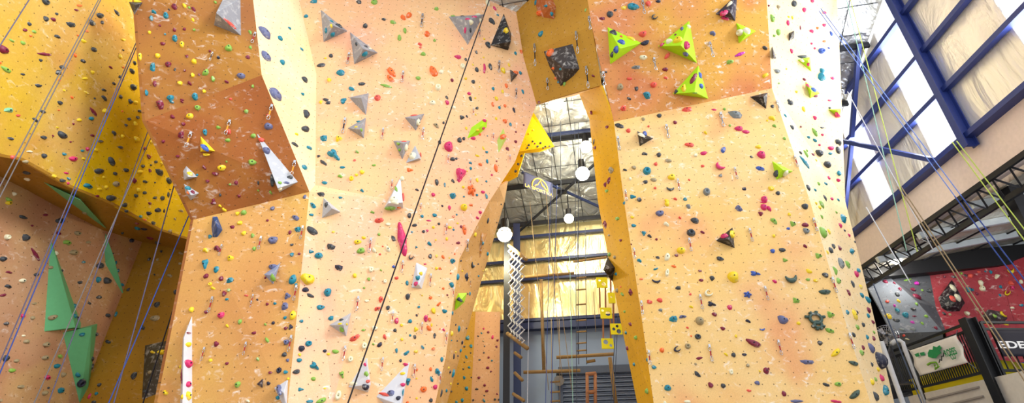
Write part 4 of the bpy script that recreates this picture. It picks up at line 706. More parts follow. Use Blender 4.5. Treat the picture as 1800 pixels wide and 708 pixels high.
SHWORD = {'a': 'rounded', 'f': 'angular', 'j': 'lipped', 'b': 'bean shaped', 'w': 'wedge', 'p': 'long', 's': 'ball shaped', 'o': 'ring shaped', 'c': 'curved', 'y': 'branching', 'g': 'star shaped', 'G': 'gear shaped'}
def hold_mat(k):
    n = 'hold_' + HCOL[k][0].replace(' ', '_')
    if n in MATS: return MATS[n]
    c = HCOL[k][1]
    m, N, L, B = nodes(n); t = N.new('ShaderNodeTexCoord'); s = N.new('ShaderNodeTexNoise'); s.inputs['Scale'].default_value = 16; s.inputs['Detail'].default_value = 4; L.new(t.outputs['Object'], s.inputs['Vector'])
    r = N.new('ShaderNodeMapRange'); r.inputs['From Min'].default_value = .56; r.inputs['From Max'].default_value = .74; r.inputs['To Max'].default_value = .45; L.new(s.outputs['Fac'], r.inputs['Value'])
    x = N.new('ShaderNodeMix'); x.data_type = 'RGBA'; x.inputs['A'].default_value = srgb(c); x.inputs['B'].default_value = srgb((235, 230, 224)); L.new(r.outputs['Result'], x.inputs['Factor']); L.new(x.outputs['Result'], B.inputs['Base Color'])
    B.inputs['Roughness'].default_value = .5; MATS[n] = m; return m
HOLDS = []
for (ox, oy), txt in TILES.items():
    for e in txt.replace('\n', '').split(';'):
        e = e.strip()
        if not e: continue
        k, q = e[0], e[1:].split(',')
        shp = q.pop() if q[-1].isalpha() else None
        q = [float(v) for v in q]; x, y, ww = q[:3]; hh = q[3] if len(q) > 3 else ww; ang = q[4] if len(q) > 4 else 0.
        X, Y = ox + x / 4, oy + y / 4
        if not shp:
            r_ = random.Random(int(x * 7 + y * 13 + ox)); shp = r_.choice('aajb' if k in 'yowsl' else 'aafjb')
        HOLDS.append(dict(k=k, x=X, y=Y, w=ww / 4, h=hh / 4, a=math.radians(ang), s=shp))
n_miss = 0
def place(H):
    d = ray(H['x'], H['y']).normalized(); hit, nrm, fi, dist = BVH.ray_cast(EYE, d)
    if hit is None: return False
    if nrm.dot(d) > 0: nrm = -nrm
    H['id'] = TRI_ID[fi]; dep = depth_of(hit); m = dep / F_PX
    def onp(x, y):
        dd = ray(x, y); den = dd.dot(nrm)
        return EYE + dd * ((hit - EYE).dot(nrm) / den)
    a = H['a']; x, y = H['x'], H['y']
    U = onp(x + math.cos(a), y + math.sin(a)) - hit; V = onp(x + math.sin(a), y - math.cos(a)) - hit
    lu, lv = min(U.length, 1.5 * m), min(V.length, 1.5 * m)
    sx, sy = H['w'] * lu, H['h'] * lv
    pr = max(.018, min(.5 * min(H['w'], H['h']) * m, .13)) * (1.25 if H['s'] in 's' else 1)
    if H['s'] == 'G': pr *= .5
    ux = U.normalized(); uy = nrm.cross(ux).normalized()
    if uy.dot(V) < 0: pass
    dx, dy = proj(hit + nrm * pr * .4); base = onp(x - (dx - x) * .8, y - (dy - y) * .8)
    H['M'] = Matrix((ux, uy, nrm)).transposed(); H['c'] = base; H['sx'], H['sy'], H['pr'] = sx, sy, pr
    return True
HOLDS = [H for H in HOLDS if place(H) or print('MISS', H['k'], H['x'], H['y'])]
HOLDS.sort(key=lambda H: -H['w'] * H['h'] - (H['w'] + H['h']) * 3)
print('HOLDS', len(HOLDS))
REFS += [(1434, 564, 'green gear hold'), (1550, 633, 'big black ball hold'), (1289, 486, 'lumpy yellow hold'), (707, 418, 'pink sausage hold'), (830, 333, 'orange star hold'), (588, 271, 'branching teal hold'), (144, 673, 'round navy jug'),
         (542, 488, 'yellow shell hold'), (1137, 300, 'teal ring hold'), (1324, 602, 'maroon banana hold'), (7, 88, 'big maroon lump'), (165, 197, 'maroon strip hold'), (175, 301, 'charcoal block hold'), (79, 95, 'thin maroon bar'), (106, 387, 'charcoal oval hold'), (1230, 563, 'domed sandy hold'),
         (467, 56, 'long slate hold'), (1292, 200, 'grey slab hold')]
REFS = [tuple(r[:3]) for r in REFS]
OWN = {}
for r in REFS[-18:]:
    H = min(HOLDS, key=lambda h: (h['x'] - r[0]) ** 2 + (h['y'] - r[1]) ** 2); H['ref'] = r[2]
OWNL = {'green gear hold': 'large dark green gear shaped climbing hold with two openings on the tan wall', 'big black ball hold': 'big round black ball climbing hold near the foot of the pale panel', 'lumpy yellow hold': 'big lumpy yellow climbing hold in the middle of the tan wall',
 'pink sausage hold': 'very long lumpy pink sausage climbing hold crossed by the black rope', 'orange star hold': 'big orange star shaped climbing hold near the recessed ochre strip', 'branching teal hold': 'big branching teal climbing hold in the middle of the peach wall',
 'round navy jug': 'big round navy jug climbing hold on the lower mint triangle', 'yellow shell hold': 'big yellow shell shaped climbing hold just beside the tower edge', 'teal ring hold': 'bright teal ring climbing hold on the tan wall below the chalked black pyramid',
 'maroon banana hold': 'long maroon banana shaped climbing hold low on the tan wall', 'big maroon lump': 'big maroon climbing hold at the picture edge on the yellow corner wall', 'maroon strip hold': 'thin slanting maroon strip climbing hold in the middle of the yellow corner wall',
 'charcoal block hold': 'charcoal block climbing hold above the lip on the yellow corner wall', 'thin maroon bar': 'thin level maroon bar climbing hold high on the yellow corner wall', 'charcoal oval hold': 'charcoal oval climbing hold above the tall mint triangle, crossed by a rope',
 'domed sandy hold': 'large domed sandy climbing hold low on the tan wall', 'long slate hold': 'long slanting slate climbing hold highest on the pale strip', 'grey slab hold': 'wide grey slab climbing hold just under the orange overhang crease'}
ORD = 'first second third fourth fifth sixth seventh eighth ninth tenth eleventh twelfth'.split()
DIRS = ('below', 'toward windows', 'above', 'toward corner')
def quad(dx, dy): return (1 if dx > 0 else 3) if abs(dx) > abs(dy) else (0 if dy > 0 else 2)
def find_ref(x, y, same):
    """(order, direction, name): which one of its kind this is, counted outwards from a landmark"""
    best = None
    for rx, ry, nm in REFS:
        dd = math.hypot(x - rx, y - ry)
        if dd > 260 or dd < 1: continue
        qd = quad(x - rx, y - ry)
        n = sum(1 for (sx, sy) in same if (sx, sy) != (x, y) and quad(sx - rx, sy - ry) == qd and math.hypot(sx - rx, sy - ry) < dd)
        if n >= 12: continue
        cost = n * 40 + dd + (12 if qd in (1, 3) else 0)
        if best is None or cost < best[0]: best = (cost, n, DIRS[qd], nm)
    return best and best[1:]
def where(word, x, y, same):
    f = find_ref(x, y, same)
    if not f: return None
    n, dr, nm = f
    if dr in ('above', 'below'): return '%s %s one %s the %s' % (ORD[n], word, dr, nm)
    return '%s %s one from the %s %s' % (ORD[n], word, nm, dr.replace('toward ', 'towards the '))
SAME = {}
for H in HOLDS: SAME.setdefault(H['k'], []).append((H['x'], H['y']))
N_SINGLE = 300
BOLT_BM = bmesh.new(); add_tube(BOLT_BM, [(0, 0, -.004), (0, 0, .006)], .011, 8)
BOLT = bpy.data.meshes.new('bolt'); BOLT_BM.to_mesh(BOLT); BOLT_BM.free(); BOLT.materials.append(M_DARK)
mv, mf, mm = [], [], []; mats = []
FAC = {'YU': 'holds on the yellow corner wall', 'YB': 'holds on the yellow corner wall', 'UN': 'holds under the corner lip', 'PK': 'holds on the pink corner wall', 'OL': 'holds on the shadowed corner return', 'T1': 'holds on the upper brown overhang', 'T2': 'holds on the lower brown overhang', 'T3': 'holds on the orange tower base',
       'C1': 'holds on the pale strip', 'C2': 'holds on the upper peach wall', 'C5': 'holds on the lower rose wall', 'C3': 'holds on the peach wall beside the arch', 'C4': 'holds on the recessed ochre strip', 'LI': 'holds over the arch', 'SI': 'holds on the ochre arch side', 'R1': 'holds on the orange top panel',
       'R2': 'holds on the orange overhang', 'R3': 'holds on the tan wall', 'R4': 'holds on the pale panel by the windows', 'GW': 'holds on the grey boulder wall', 'RW': 'holds on the red boulder wall', 'BK': 'holds on the low far wall', 'FY': 'holds on the far yellow wall'}
singles = 0
for H in HOLDS:
    lst = SH[H['s']]; v, f = lst[int(H['x'] * 3 + H['y'] * 5) % len(lst)]
    if H['s'] == 'c': v, f = lst[0 if H['w'] > H['h'] * 1.25 else 1]
    S = [(a * H['sx'], b * H['sy'], c * H['pr']) for a, b, c in v]
    mat = hold_mat(H['k']); smooth = H['s'] not in 'fw'
    own = H.get('ref'); wd = where(HCOL[H['k']][0], H['x'], H['y'], SAME[H['k']])
    if own or (singles < N_SINGLE - 18 and wd):
        singles += 1
        me = bpy.data.meshes.new('climbing_hold'); me.from_pydata(S, [], f)
        if smooth: me.polygons.foreach_set('use_smooth', [True] * len(me.polygons))
        o = link('climbing_hold', me, mat); o.matrix_world = Matrix.Translation(H['c']) @ H['M'].to_4x4()
        if own: lab = OWNL[own]
        else:
            big = max(H['w'], H['h']); asp = big / min(H['w'], H['h'])
            sw = SHWORD[H['s']] if asp < 1.75 or H['s'] not in 'afjb' else 'elongated'
            sz = 'large ' if big > 17 else 'small ' if big < 9 else ''
            lab = '%s%s %s climbing hold, %s' % (sz, sw, HCOL[H['k']][0], wd)
            if len(lab.split()) > 16: lab = lab.replace(sz, '', 1)
            if len(lab.split()) > 16: lab = lab.replace(sw + ' ', '', 1)
            if len(lab.split()) > 16: lab = lab.replace('first dark green one from', 'first one from').replace('dark green one', 'such')
        tag(o, lab, 'climbing hold', FAC.get(H['id'], 'climbing holds'))
        if min(H['w'], H['h']) >= 7 and H['s'] not in 'cGp':
            b = link('bolt', BOLT); zc = v[-1][2] if H['s'] != 'o' else .3
            zt = max(c for a, bb, c in v if abs(a) < .2 and abs(bb) < .2) if H['s'] != 'o' else min(c for a, bb, c in v if abs(a) < .12 and abs(bb) < .12)
            b.location = (0, 0, zt * H['pr']); b.parent = o
    else:
        if mat not in mats: mats.append(mat)
        b = len(mv); Mx = H['M']; mv += [H['c'] + Mx @ Vector(p) for p in S]
        for q in f: mf.append(tuple(b + i for i in q)); mm.append(mats.index(mat))
me = bpy.data.meshes.new('small_climbing_holds'); me.from_pydata([tuple(p) for p in mv], [], mf)
me.polygons.foreach_set('material_index', mm); me.polygons.foreach_set('use_smooth', [True] * len(mf))
o = link('climbing_hold_scatter', me, mats); tag(o, 'many small coloured climbing holds scattered over all the climbing walls', 'climbing holds', None, 'stuff')
print('SINGLES', singles)

# ------------------------------------------------------------------ quickdraws hanging from bolts
SLING = {'r': ('red', (160, 30, 44)), 'y': ('orange', (236, 150, 40)), 'n': ('dark', (44, 40, 60)), 's': ('grey', (130, 132, 136)), 'd': ('black', (30, 30, 34))}
dr = []
for e in DRAWS.split(';'):
    q = e.split(','); dr.append((*[float(v) for v in q[:4]], q[4]))
PROTO = {}
def make_draw(c):
    root = empty('quickdraw')
    bm = bmesh.new(); add_box(bm, (0, -.0, .0), (.035, .03, .05)); bm_obj('hanger', bm, M_CHROME, root)
    def loop(z):
        bm = bmesh.new(); pts = [(.021 * math.sin(t) * (1.15 if math.cos(t) < 0 else .85), .0, z + .045 * math.cos(t)) for t in [2 * math.pi * i / 12 for i in range(13)]]
        add_tube(bm, pts, .0065, 6, False); return bm
    bm_obj('carabiner', loop(-.045), M_CHROME, root)
    bm = bmesh.new(); add_box(bm, (0, 0, -.135), (.02, .008, .12)); bm_obj('sling', bm, plain('sling_' + SLING[c][0], SLING[c][1], .8), root)
    bm_obj('carabiner', loop(-.225), M_CHROME, root)
    return root
def copy_thing(o):
    n = o.copy(); COL.objects.link(n)
    for c in o.children:
        k = c.copy(); COL.objects.link(k); k.parent = n
    return n
xy = [(q[0], q[1]) for q in dr]
for (x, y, x2, y2, c) in dr:
    d = ray(x, y).normalized(); hit, nrm, fi, dist = BVH.ray_cast(EYE, d)
    if hit is None: print('MISS draw', x, y); continue
    if nrm.dot(d) > 0: nrm = -nrm
    top = hit + nrm * .028
    lo, hi = .05, 2.
    for _ in range(30):
        m = (lo + hi) / 2
        if proj(top - Vector((0, 0, m)))[1] < y2: lo = m
        else: hi = m
    if c in PROTO: o = copy_thing(PROTO[c])
    else: o = PROTO[c] = make_draw(c)
    s = lo / .272; o.location = top; o.scale = (min(s, 1.25), min(s, 1.25), s)
    o.rotation_euler = (0, 0, math.atan2(-nrm.x, -nrm.y) * -1)
    wd = where('hanging', x, y, xy); lab = 'quickdraw with %s sling, %s' % (SLING[c][0], wd)
    tag(o, lab, 'quickdraw', 'quickdraws hanging on the climbing walls')
# ------------------------------------------------------------------ lamps
def point(name, loc, p, col, r=.12):
    l = bpy.data.lights.new(name, 'POINT'); l.energy = p; l.color = col; l.shadow_soft_size = r
    o = bpy.data.objects.new(name, l); COL.objects.link(o); o.location = loc; return o
M_GLOW = emit('lamp_glow', (255, 250, 228), 14.0)
def high_bay(loc, p, label, col=(1, .93, .72), s=1.0, rod=.5):
    g_ = empty('high_bay_lamp', loc); tag(g_, label, 'lamp', 'high bay lamps of the hall')
    bm = bmesh.new(); add_tube(bm, [(0, 0, .12 * s), (0, 0, .42 * s)], .11 * s, 12); add_tube(bm, [(0, 0, .42 * s), (0, 0, .42 * s + rod)], .02, 6); bm_obj('housing', bm, M_BLACK, g_)
    bm = bmesh.new(); add_tube(bm, [(0, 0, .02 * s), (0, 0, .08 * s), (0, 0, .16 * s)], [.2 * s, .17 * s, .08 * s], 16, False); bm_obj('reflector', bm, M_CHROME, g_, True)
    bm = bmesh.new(); bmesh.ops.create_uvsphere(bm, u_segments=16, v_segments=10, radius=.19 * s); bm_obj('lens', bm, M_GLOW, g_)
    l = point('lamp_light', (0, 0, -.34 * s), p, col, .12); l.parent = g_
    return g_
def under_roof(x, y, drop):
    q = on_roof(x, y); return P(x, y, Y=q.y - drop * .9) if False else q + Vector((0, 0, -drop))
def lamp_at(x, y, Y, p, label, **k): return high_bay(P(x, y, Y=Y), p, label, **k)
LP = lamp_at
LP(1024, 305, 11.6, 130, 'brightest high bay lamp beside the steel cross brace under the foil roof')
LP(978, 182, 10.4, 90, 'bright high bay lamp just under the bottom edge of the arch bridge')
LP(1030, 258, 11.6, 70, 'high bay lamp with a black housing next to the ochre arch side', s=.9)
LP(1000, 384, 13.3, 80, 'small pendant high bay lamp over the foil wall in the middle of the arch', s=.75)
LP(887, 412, 11.6, 240, 'bright high bay lamp beside the peach wall edge over the dark column', col=(1, .9, .55))
LP(1577, 458, 11.9, 45, 'glaring lamp under the annex ceiling above the grey boulder wall', col=(1, .97, .9), s=.55, rod=.5)
# unseen lamps, added to brighten the corner walls and the annex
high_bay(Vector((-5.2, 3.6, 7.4)), 110, 'unseen high bay lamp added before the yellow corner wall to brighten it', col=(1, .97, .9), rod=1.2)
high_bay(Vector((-6.3, 8.2, 10.3)), 170, 'unseen high bay lamp added behind the brown tower top to brighten the yellow wall', col=(1, .86, .42))
high_bay(Vector((11.8, 7.5, 5.6)), 170, 'unseen lamp added before the red boulder wall to brighten the annex', col=(1, .97, .92), s=.6)

# ------------------------------------------------------------------ ropes
def rope(pts, r, col, label, group='ropes hanging in the hall'):
    bm = bmesh.new(); add_tube(bm, pts, r, 6)
    return tag(bm_obj('climbing_rope', bm, plain('rope_' + col[0], col[1], .8, var=.3, scale=60), None, True), label, 'rope', group)
RG = ('grey', (108, 104, 106)); RB = ('blue', (52, 76, 150)); RV = ('violet', (86, 82, 108)); RK = ('black', (30, 30, 36)); RY = ('yellow_green', (186, 206, 96)); RT = ('tan', (150, 130, 100)); RW_ = ('white', (206, 210, 220)); RGN = ('pale_green', (150, 196, 180)); RS = ('steel_blue', (60, 70, 90)); RLB = ('light_blue', (110, 140, 220))
def hang(a, b, Y, r, col, label, up=1.2, down=.6, Y2=None):
    p, q = P(a[0], a[1], Y=Y), P(b[0], b[1], Y=Y2 or Y); d = (q - p).normalized()
    if b[0] < 300:                       # the corner ropes run from high up down to the floor
        down = max(down, (.1 - q.z) / d.z); up = up if up < 1 else 3.5
    return rope([p - d * up, p, q, q + d * down], r, col, label)
hang((51, 0), (0, 80), 4.9, .0075, RV, 'violet grey rope cutting the top corner of the yellow corner wall')
hang((173, 0), (0, 327), 5.7, .0075, RG, 'upper strand of the grey rope pair crossing the yellow corner wall')
hang((177, 0), (0, 346), 5.8, .0075, RG, 'lower strand of the grey rope pair crossing the yellow corner wall')
hang((243, 66), (0, 636), 6.5, .0075, RV, 'violet rope passing over the tall mint triangle, strand nearer the picture edge')
hang((245, 70), (0, 655), 6.6, .0075, RB, 'blue rope passing over the tall mint triangle, strand nearer the tower')
hang((265, 242), (60, 708), 7.2, .0075, RG, 'thick grey rope from the tower edge past the narrow mint spike')
hang((262, 225), (85, 708), 7.3, .0075, RV, 'violet rope from the tower edge crossing the lower mint triangle')
hang((306, 325), (200, 708), 7.9, .01, RV, 'thin violet rope along the shadowed gap beside the tower')
hang((333, 376), (191, 708), 7.9, .009, RB, 'bright blue rope slanting across the shadowed gap beside the tower', .2)
hang((312, 520), (252, 706), 8.4, .01, RK, 'black rope in the shadowed gap over the dark volume', .2)
rope([P(862, -40, Y=7.3), P(860, 0, Y=7.35), P(797, 180, Y=7.45), P(736, 353, Y=7.5), P(674, 531, Y=7.65), P(612, 707, Y=7.75), P(604, 730, Y=7.7)], .012, RK, 'long black rope slanting across the peach wall over the pink sausage hold')
for a, b, Y, c, l in (((1497, 7), (1588, 350), 7.6, RY, 'upper yellow green rope before the window strips near the pale panel'), ((1492, 16), (1572, 350), 7.7, RGN, 'pale green rope before the window strips near the pale panel'),
                      ((1478, 62), (1697, 354), 7.2, RLB, 'light blue rope crossing the bright window strips, strand nearer the column'), ((1474, 66), (1685, 354), 7.3, RLB, 'light blue rope crossing the bright window strips, strand nearer the pale panel'),
                      ((1520, 217), (1592, 350), 7.7, RW_, 'white rope before the lowest window strip')):
    hang(a, b, Y, .008, c, l, .8, 1.0)
hang((1680, 258), (1800, 421), 7.0, .009, RY, 'yellow green rope dropping from the band to the annex, strand nearer the column', .1)
hang((1688, 256), (1810, 415), 7.0, .009, RY, 'yellow green rope dropping from the band to the annex, strand nearer the picture edge', .1)
hang((1685, 354), (1800, 510), 7.0, .009, RB, 'blue rope crossing the annex ceiling, lower strand', .1)
hang((1697, 354), (1812, 506), 7.0, .009, RB, 'blue rope crossing the annex ceiling, upper strand', .1)
hang((1595, 354), (1800, 668), 7.4, .009, RT, 'tan rope passing the red boulder wall towards the dark banner, lower strand', .3)
hang((1601, 354), (1806, 664), 7.4, .009, RT, 'tan rope passing the red boulder wall towards the dark banner, upper strand', .3)
hang((1537, 389), (1590, 480), 8.2, .009, RW_, 'pale rope passing before the glaring annex lamp', .3, .2)
hang((1560, 560), (1620, 708), 8.0, .009, RS, 'dark blue rope hanging before the railing near the ball hold', .6)
for (a, b, c, l) in (((968, 330), (959, 708), RB, 'blue rope in the arch, one strand of a close pair over the concrete'), ((979, 330), (969, 708), RB, 'blue rope in the arch beside another blue one, nearer the ladders'), ((1010, 180), (1014, 708), RS, 'dark rope hanging the full height of the arch, nearer the cargo net'),
                     ((1017, 180), (1016, 600), RS, 'dark rope hanging the full height of the arch, nearer the ochre side'), ((1001, 430), (1007, 708), RGN, 'pale green rope in the middle of the arch'), ((932, 360), (962, 660), RT, 'tan rope slanting from the roof towards the long log, first past the net'),
                     ((975, 440), (1002, 660), RT, 'tan rope slanting behind the green one in the arch'), ((960, 340), (986, 640), RT, 'tan rope slanting behind the blue ropes in the arch'), ((930, 520), (927, 708), RW_, 'white rope beside the blue column in the arch'), ((1086, 560), (1079, 708), RS, 'dark blue rope below the yellow boards, nearest the ochre side'),
                     ((1081, 590), (1074, 708), RS, 'dark blue rope below the yellow boards, nearest the wooden ladder'), ((970, 182), (970, 400), RS, 'thin dark rope in front of the logo banner end'), ((985, 200), (986, 330), RS, 'thin dark rope at the crossing of the roof braces'), ((1044, 520), (1046, 560), RT, 'short tan rope beside the upper yellow board')):
    hang(a, b, 11.4, .008, c, l, .1, .3)

# ------------------------------------------------------------------ high ropes course in the arch
def cyl(name, a, b, r, mat, parent=None, seg=8):
    bm = bmesh.new(); add_tube(bm, [a, b], r, seg); o = bm_obj(name, bm, mat, None, True)
    if parent: ch(o, parent)
    return o
def log(a, b, Y, r, label, Y2=None): tag(cyl('log', P(*a, Y=Y), P(*b, Y=Y2 or Y), r, M_WOOD), label, 'log', 'logs of the ropes course')
log((918, 487), (1009, 480), 12.2, .038, 'level log high before the gold foil, hung by ropes', 12.1)
log((1007, 460), (1066, 452), 12.2, .034, 'upper log before the gold foil reaching the ochre arch side', 12.1)
log((951, 491), (956, 652), 12.3, .04, 'upright log hanging before the concrete wall')
log((978, 628), (1079, 622), 12.0, .04, 'level log under the yellow boards', 11.9)
log((920, 654), (1020, 651), 12.0, .038, 'lowest level log before the roller door', 11.9)
log((1031, 636), (1046, 633), 12.0, .035, 'very short log piece above the wooden ladder')
log((905, 620), (916, 628), 11.9, .038, 'stub log by the blue column, first below the cargo net', 11.6)
log((905, 655), (918, 668), 11.9, .038, 'stub log by the blue column, second below the cargo net', 11.6)
log((902, 692), (921, 704), 11.9, .038, 'stub log by the blue column, lowest below the cargo net', 11.6)
log((1072, 628), (1083, 712), 12.0, .045, 'dark upright pole before the roller door beside the ochre side')
def ladder(x0, x1, ytop, ybot, rungs, Y, mr, ms, rr, rs, label, name='rope_ladder'):
    g_ = empty(name, P((x0 + x1) / 2, ybot, Y=Y)); tag(g_, label, 'ladder', 'ladders in the ropes course')
    for x in (x0, x1): cyl('rail' if name != 'rope_ladder' else 'side_rope', P(x, ytop, Y=Y), P(x + (ybot - ytop) * .01, ybot, Y=Y), rs, ms, g_, 6)
    for y in rungs: cyl('rung', P(x0 - 1.5, y + .5, Y=Y), P(x1 + 1.5, y - 1, Y=Y), rr, mr, g_, 6)
M_RTAN = plain('rope_tan', RT[1]); M_RSTL = plain('rope_steel_blue', RS[1])
ladder(1015, 1029, 400, 640, (488, 509, 535, 563, 583, 603, 616), 12.0, M_WOOD, M_RSTL, .02, .008, 'rope ladder in the middle of the arch with short wooden rungs')
ladder(969, 983, 560, 740, (671, 689, 705), 12.0, M_WOOD, M_RTAN, .022, .008, 'low rope ladder beside the roller door edge')
ladder(1032, 1046, 655, 740, (657, 689, 722), 11.8, M_REDWOOD, M_REDWOOD, .045, .04, 'reddish wooden ladder standing before the roller door', 'wooden_ladder')
g_ = empty('cargo_net', P(908, 600, Y=11.6)); tag(g_, 'white chain cargo net hanging between two wooden bars before the dark column', 'net')
cyl('bar', P(894, 431, Y=11.9), P(925, 456, Y=11.3), .05, M_WOOD, g_); cyl('bar', P(892, 586, Y=11.9), P(927, 612, Y=11.3), .05, M_WOOD, g_)
bm = bmesh.new(); NT = 5
def netp(u, v): return P(898 + 20 * u + v * (-1), 437 + 16 * u + v * (150), Y=11.8 - .45 * u)
for i in range(NT):
    for j in range(16):
        a, b = netp(i / (NT - 1), j / 16), netp(i / (NT - 1), (j + 1) / 16); s = .06 if j % 2 else -.06
        add_tube(bm, [a, (a + b) / 2 + Vector((s, 0, 0)), b], .017, 5, False)
for j in range(1, 16, 2):
    for i in range(NT - 1): add_tube(bm, [netp(i / (NT - 1), j / 16), netp((i + .5) / (NT - 1), (j + .5) / 16), netp((i + 1) / (NT - 1), j / 16)], .014, 5, False)
ch(bm_obj('net', bm, plain('net_white', (196, 198, 204), .6)), g_)
# columns behind
def column(name, x, y0, Y, wd, mat, label):
    t = P(x, y0, Y=Y); bm = bmesh.new(); add_ibeam(bm, t, Vector((t.x, t.y, 0)), wd, wd, Vector((0, 1, 0))); tag(bm_obj(name, bm, mat), label, 'column')
column('steel_column', 891.5, 405, 12.4, .16, M_DARK, 'dark steel column below the bright lamp beside the peach wall edge')
column('steel_column', 908, 395, 13.4, .2, M_BLUE, 'blue steel column behind the cargo net')
def brace(a, b, label, off=-.25, wd=.065, mat=None):
    p, q = on_roof(*a) + Vector((0, 0, off)), on_roof(*b) + Vector((0, 0, off)); bm = bmesh.new(); add_bar(bm, p, q, wd, wd); tag(bm_obj('roof_brace', bm, mat or M_BLUE), label, 'brace')
brace((917, 290), (1052, 351), 'blue roof brace falling from the logo banner towards the ochre side')
brace((903, 398), (1044, 270), 'grey roof brace rising from the column head towards the ochre side', -.36, .06, M_DARK)
brace((950, 224), (1040, 213), 'blue roof tie near the bright yellow far wall', -.3, .08)
bm = bmesh.new(); add_box(bm, on_roof(987, 322) + Vector((0, 0, -.3)), (.3, .3, .04)); tag(bm_obj('gusset_plate', bm, M_DARK), 'dark plate where the two roof braces cross', 'plate')
# yellow boards with round openings
def holed(corners, holes, thick=.03):
    """a plate over four corners, holes in (u, v, r) of its width"""
    o, ux, uy = corners; n = ux.normalized().cross(uy.normalized()); W = ux.length; bm = bmesh.new(); eds = []
    def loop(pts):
        vs_ = [bm.verts.new(p) for p in pts]
        for i in range(len(vs_)): eds.append(bm.edges.new((vs_[i], vs_[(i + 1) % len(vs_)])))
    loop([o, o + ux, o + ux + uy, o + uy])
    for u, v, r in holes: loop([o + ux * u + uy * v + (ux.normalized() * math.cos(t) + uy.normalized() * math.sin(t)) * r * W for t in [2 * math.pi * i / 18 for i in range(18)]])
    bmesh.ops.triangle_fill(bm, use_beauty=True, use_dissolve=False, edges=eds)
    r = bmesh.ops.extrude_face_region(bm, geom=bm.faces[:]); bmesh.ops.translate(bm, vec=n * thick, verts=[v for v in r['geom'] if isinstance(v, bmesh.types.BMVert)])
    return bm
M_YB = plain('yellow_board', (246, 236, 30), .5, var=.05)
def board(parent, x0, y0, x1, y1, Y, holes):
    a = P(x0, y1, Y=Y); b = P(x1, y1 - 1, Y=Y); c = P(x0 - .5, y0, Y=Y); ux = b - a; ux.z = 0; uy = Vector((0, 0, c.z - a.z)); ch(bm_obj('board', holed((a, ux, uy), holes), M_YB), parent)
def straps(parent, xs, y0, y1, Y):
    for x in xs:
        bm = bmesh.new(); add_bar(bm, P(x, y0, Y=Y), P(x + .6, y1, Y=Y), .06, .03); ch(bm_obj('strap', bm, M_REDWOOD), parent)
g1_ = empty('board_chain', P(1065, 612, Y=11.5)); tag(g1_, 'hanging chain of three yellow boards with round openings joined by brown straps', 'obstacle')
board(g1_, 1049, 488, 1068, 506, 11.5, ((.3, .72, .12), (.66, .35, .2))); board(g1_, 1056, 541, 1076, 560, 11.5, ((.22, .75, .12), (.66, .45, .22))); board(g1_, 1058, 595, 1079, 613, 11.5, ((.36, .65, .2), (.76, .32, .12)))
straps(g1_, (1054, 1064), 506, 541, 11.52); straps(g1_, (1060, 1073), 560, 595, 11.52)
g2_ = empty('board_chain', P(1083, 588, Y=11.2)); tag(g2_, 'hanging pair of yellow boards with round openings half behind the ochre side', 'obstacle')
board(g2_, 1070, 515, 1082, 533, 11.2, ((.45, .6, .16),)); board(g2_, 1074, 569, 1094, 588, 11.2, ((.28, .5, .14), (.7, .28, .2), (.6, .76, .13))); straps(g2_, (1078,), 533, 569, 11.22); straps(g2_, (1073,), 480, 515, 11.22)
# roller door, its hood and a flood lamp
da, db = BW.at(989, 656), BW.at(1135, 656); zt = da.z; sa, sb = (da - b0w).dot(BX), (db - b0w).dot(BX)
bm = bmesh.new(); zc = 0.0
while zc < zt - .02:
    add_bar(bm, bw(sa, zc + .05, .07), bw(sb, zc + .05, .07), .03, .09, BN); add_bar(bm, bw(sa, zc + .1, .05), bw(sb, zc + .1, .05), .03, .03, BN); zc += .115
o = struct(bm_obj('door_1', bm, plain('roller_slats', (112, 124, 146), .5, .3)))
bm = bmesh.new(); add_bar(bm, bw(sa - .1, zt + .05, .12), bw(sb + .1, zt + .05, .12), .2, .14, BN); add_bar(bm, bw(sa - .07, 0, .08), bw(sa - .07, zt, .08), .14, .12, BN); struct(bm_obj('trim_35', bm, plain('door_frame', (70, 80, 100))))
fl = empty('flood_lamp', BW.at(983, 666) + BN * .2); tag(fl, 'small floodlight on the concrete wall beside the roller door', 'lamp')
bm = bmesh.new(); add_box(bm, (0, 0, .1), (.1, .3, .06)); bm_obj('bracket', bm, M_DARK, fl)
bm = bmesh.new(); add_tube(bm, [(0, .05, 0), (0, -.16, -.1)], [.09, .15], 10); bm_obj('lamp_head', bm, M_CHROME, fl)

# ------------------------------------------------------------------ banners, lettering
def text_on(s, o, ux, uy, n, width, height, mat, parent, name='lettering', bold=.0):
    cu = bpy.data.curves.new('t', 'FONT'); cu.body = s; cu.extrude = .0; cu.offset = bold
    t = bpy.data.objects.new('t', cu); COL.objects.link(t); bpy.context.view_layer.update()
    me = bpy.data.meshes.new_from_object(t.evaluated_get(bpy.context.evaluated_depsgraph_get())); bpy.data.objects.remove(t)
    xs = [v.co.x for v in me.vertices]; ys = [v.co.y for v in me.vertices]; fx, fy = width / (max(xs) - min(xs)), height / (max(ys) - min(ys)); mx, my = min(xs), min(ys)
    for v in me.vertices: v.co = o + ux * ((v.co.x - mx) * fx) + uy * ((v.co.y - my) * fy) + n * .012
    return ch(link(name, me, mat), parent)
def ribbon(pts, r, mat, parent, name): 
    bm = bmesh.new(); add_tube(bm, pts, r, 5); return ch(bm_obj(name, bm, mat), parent)
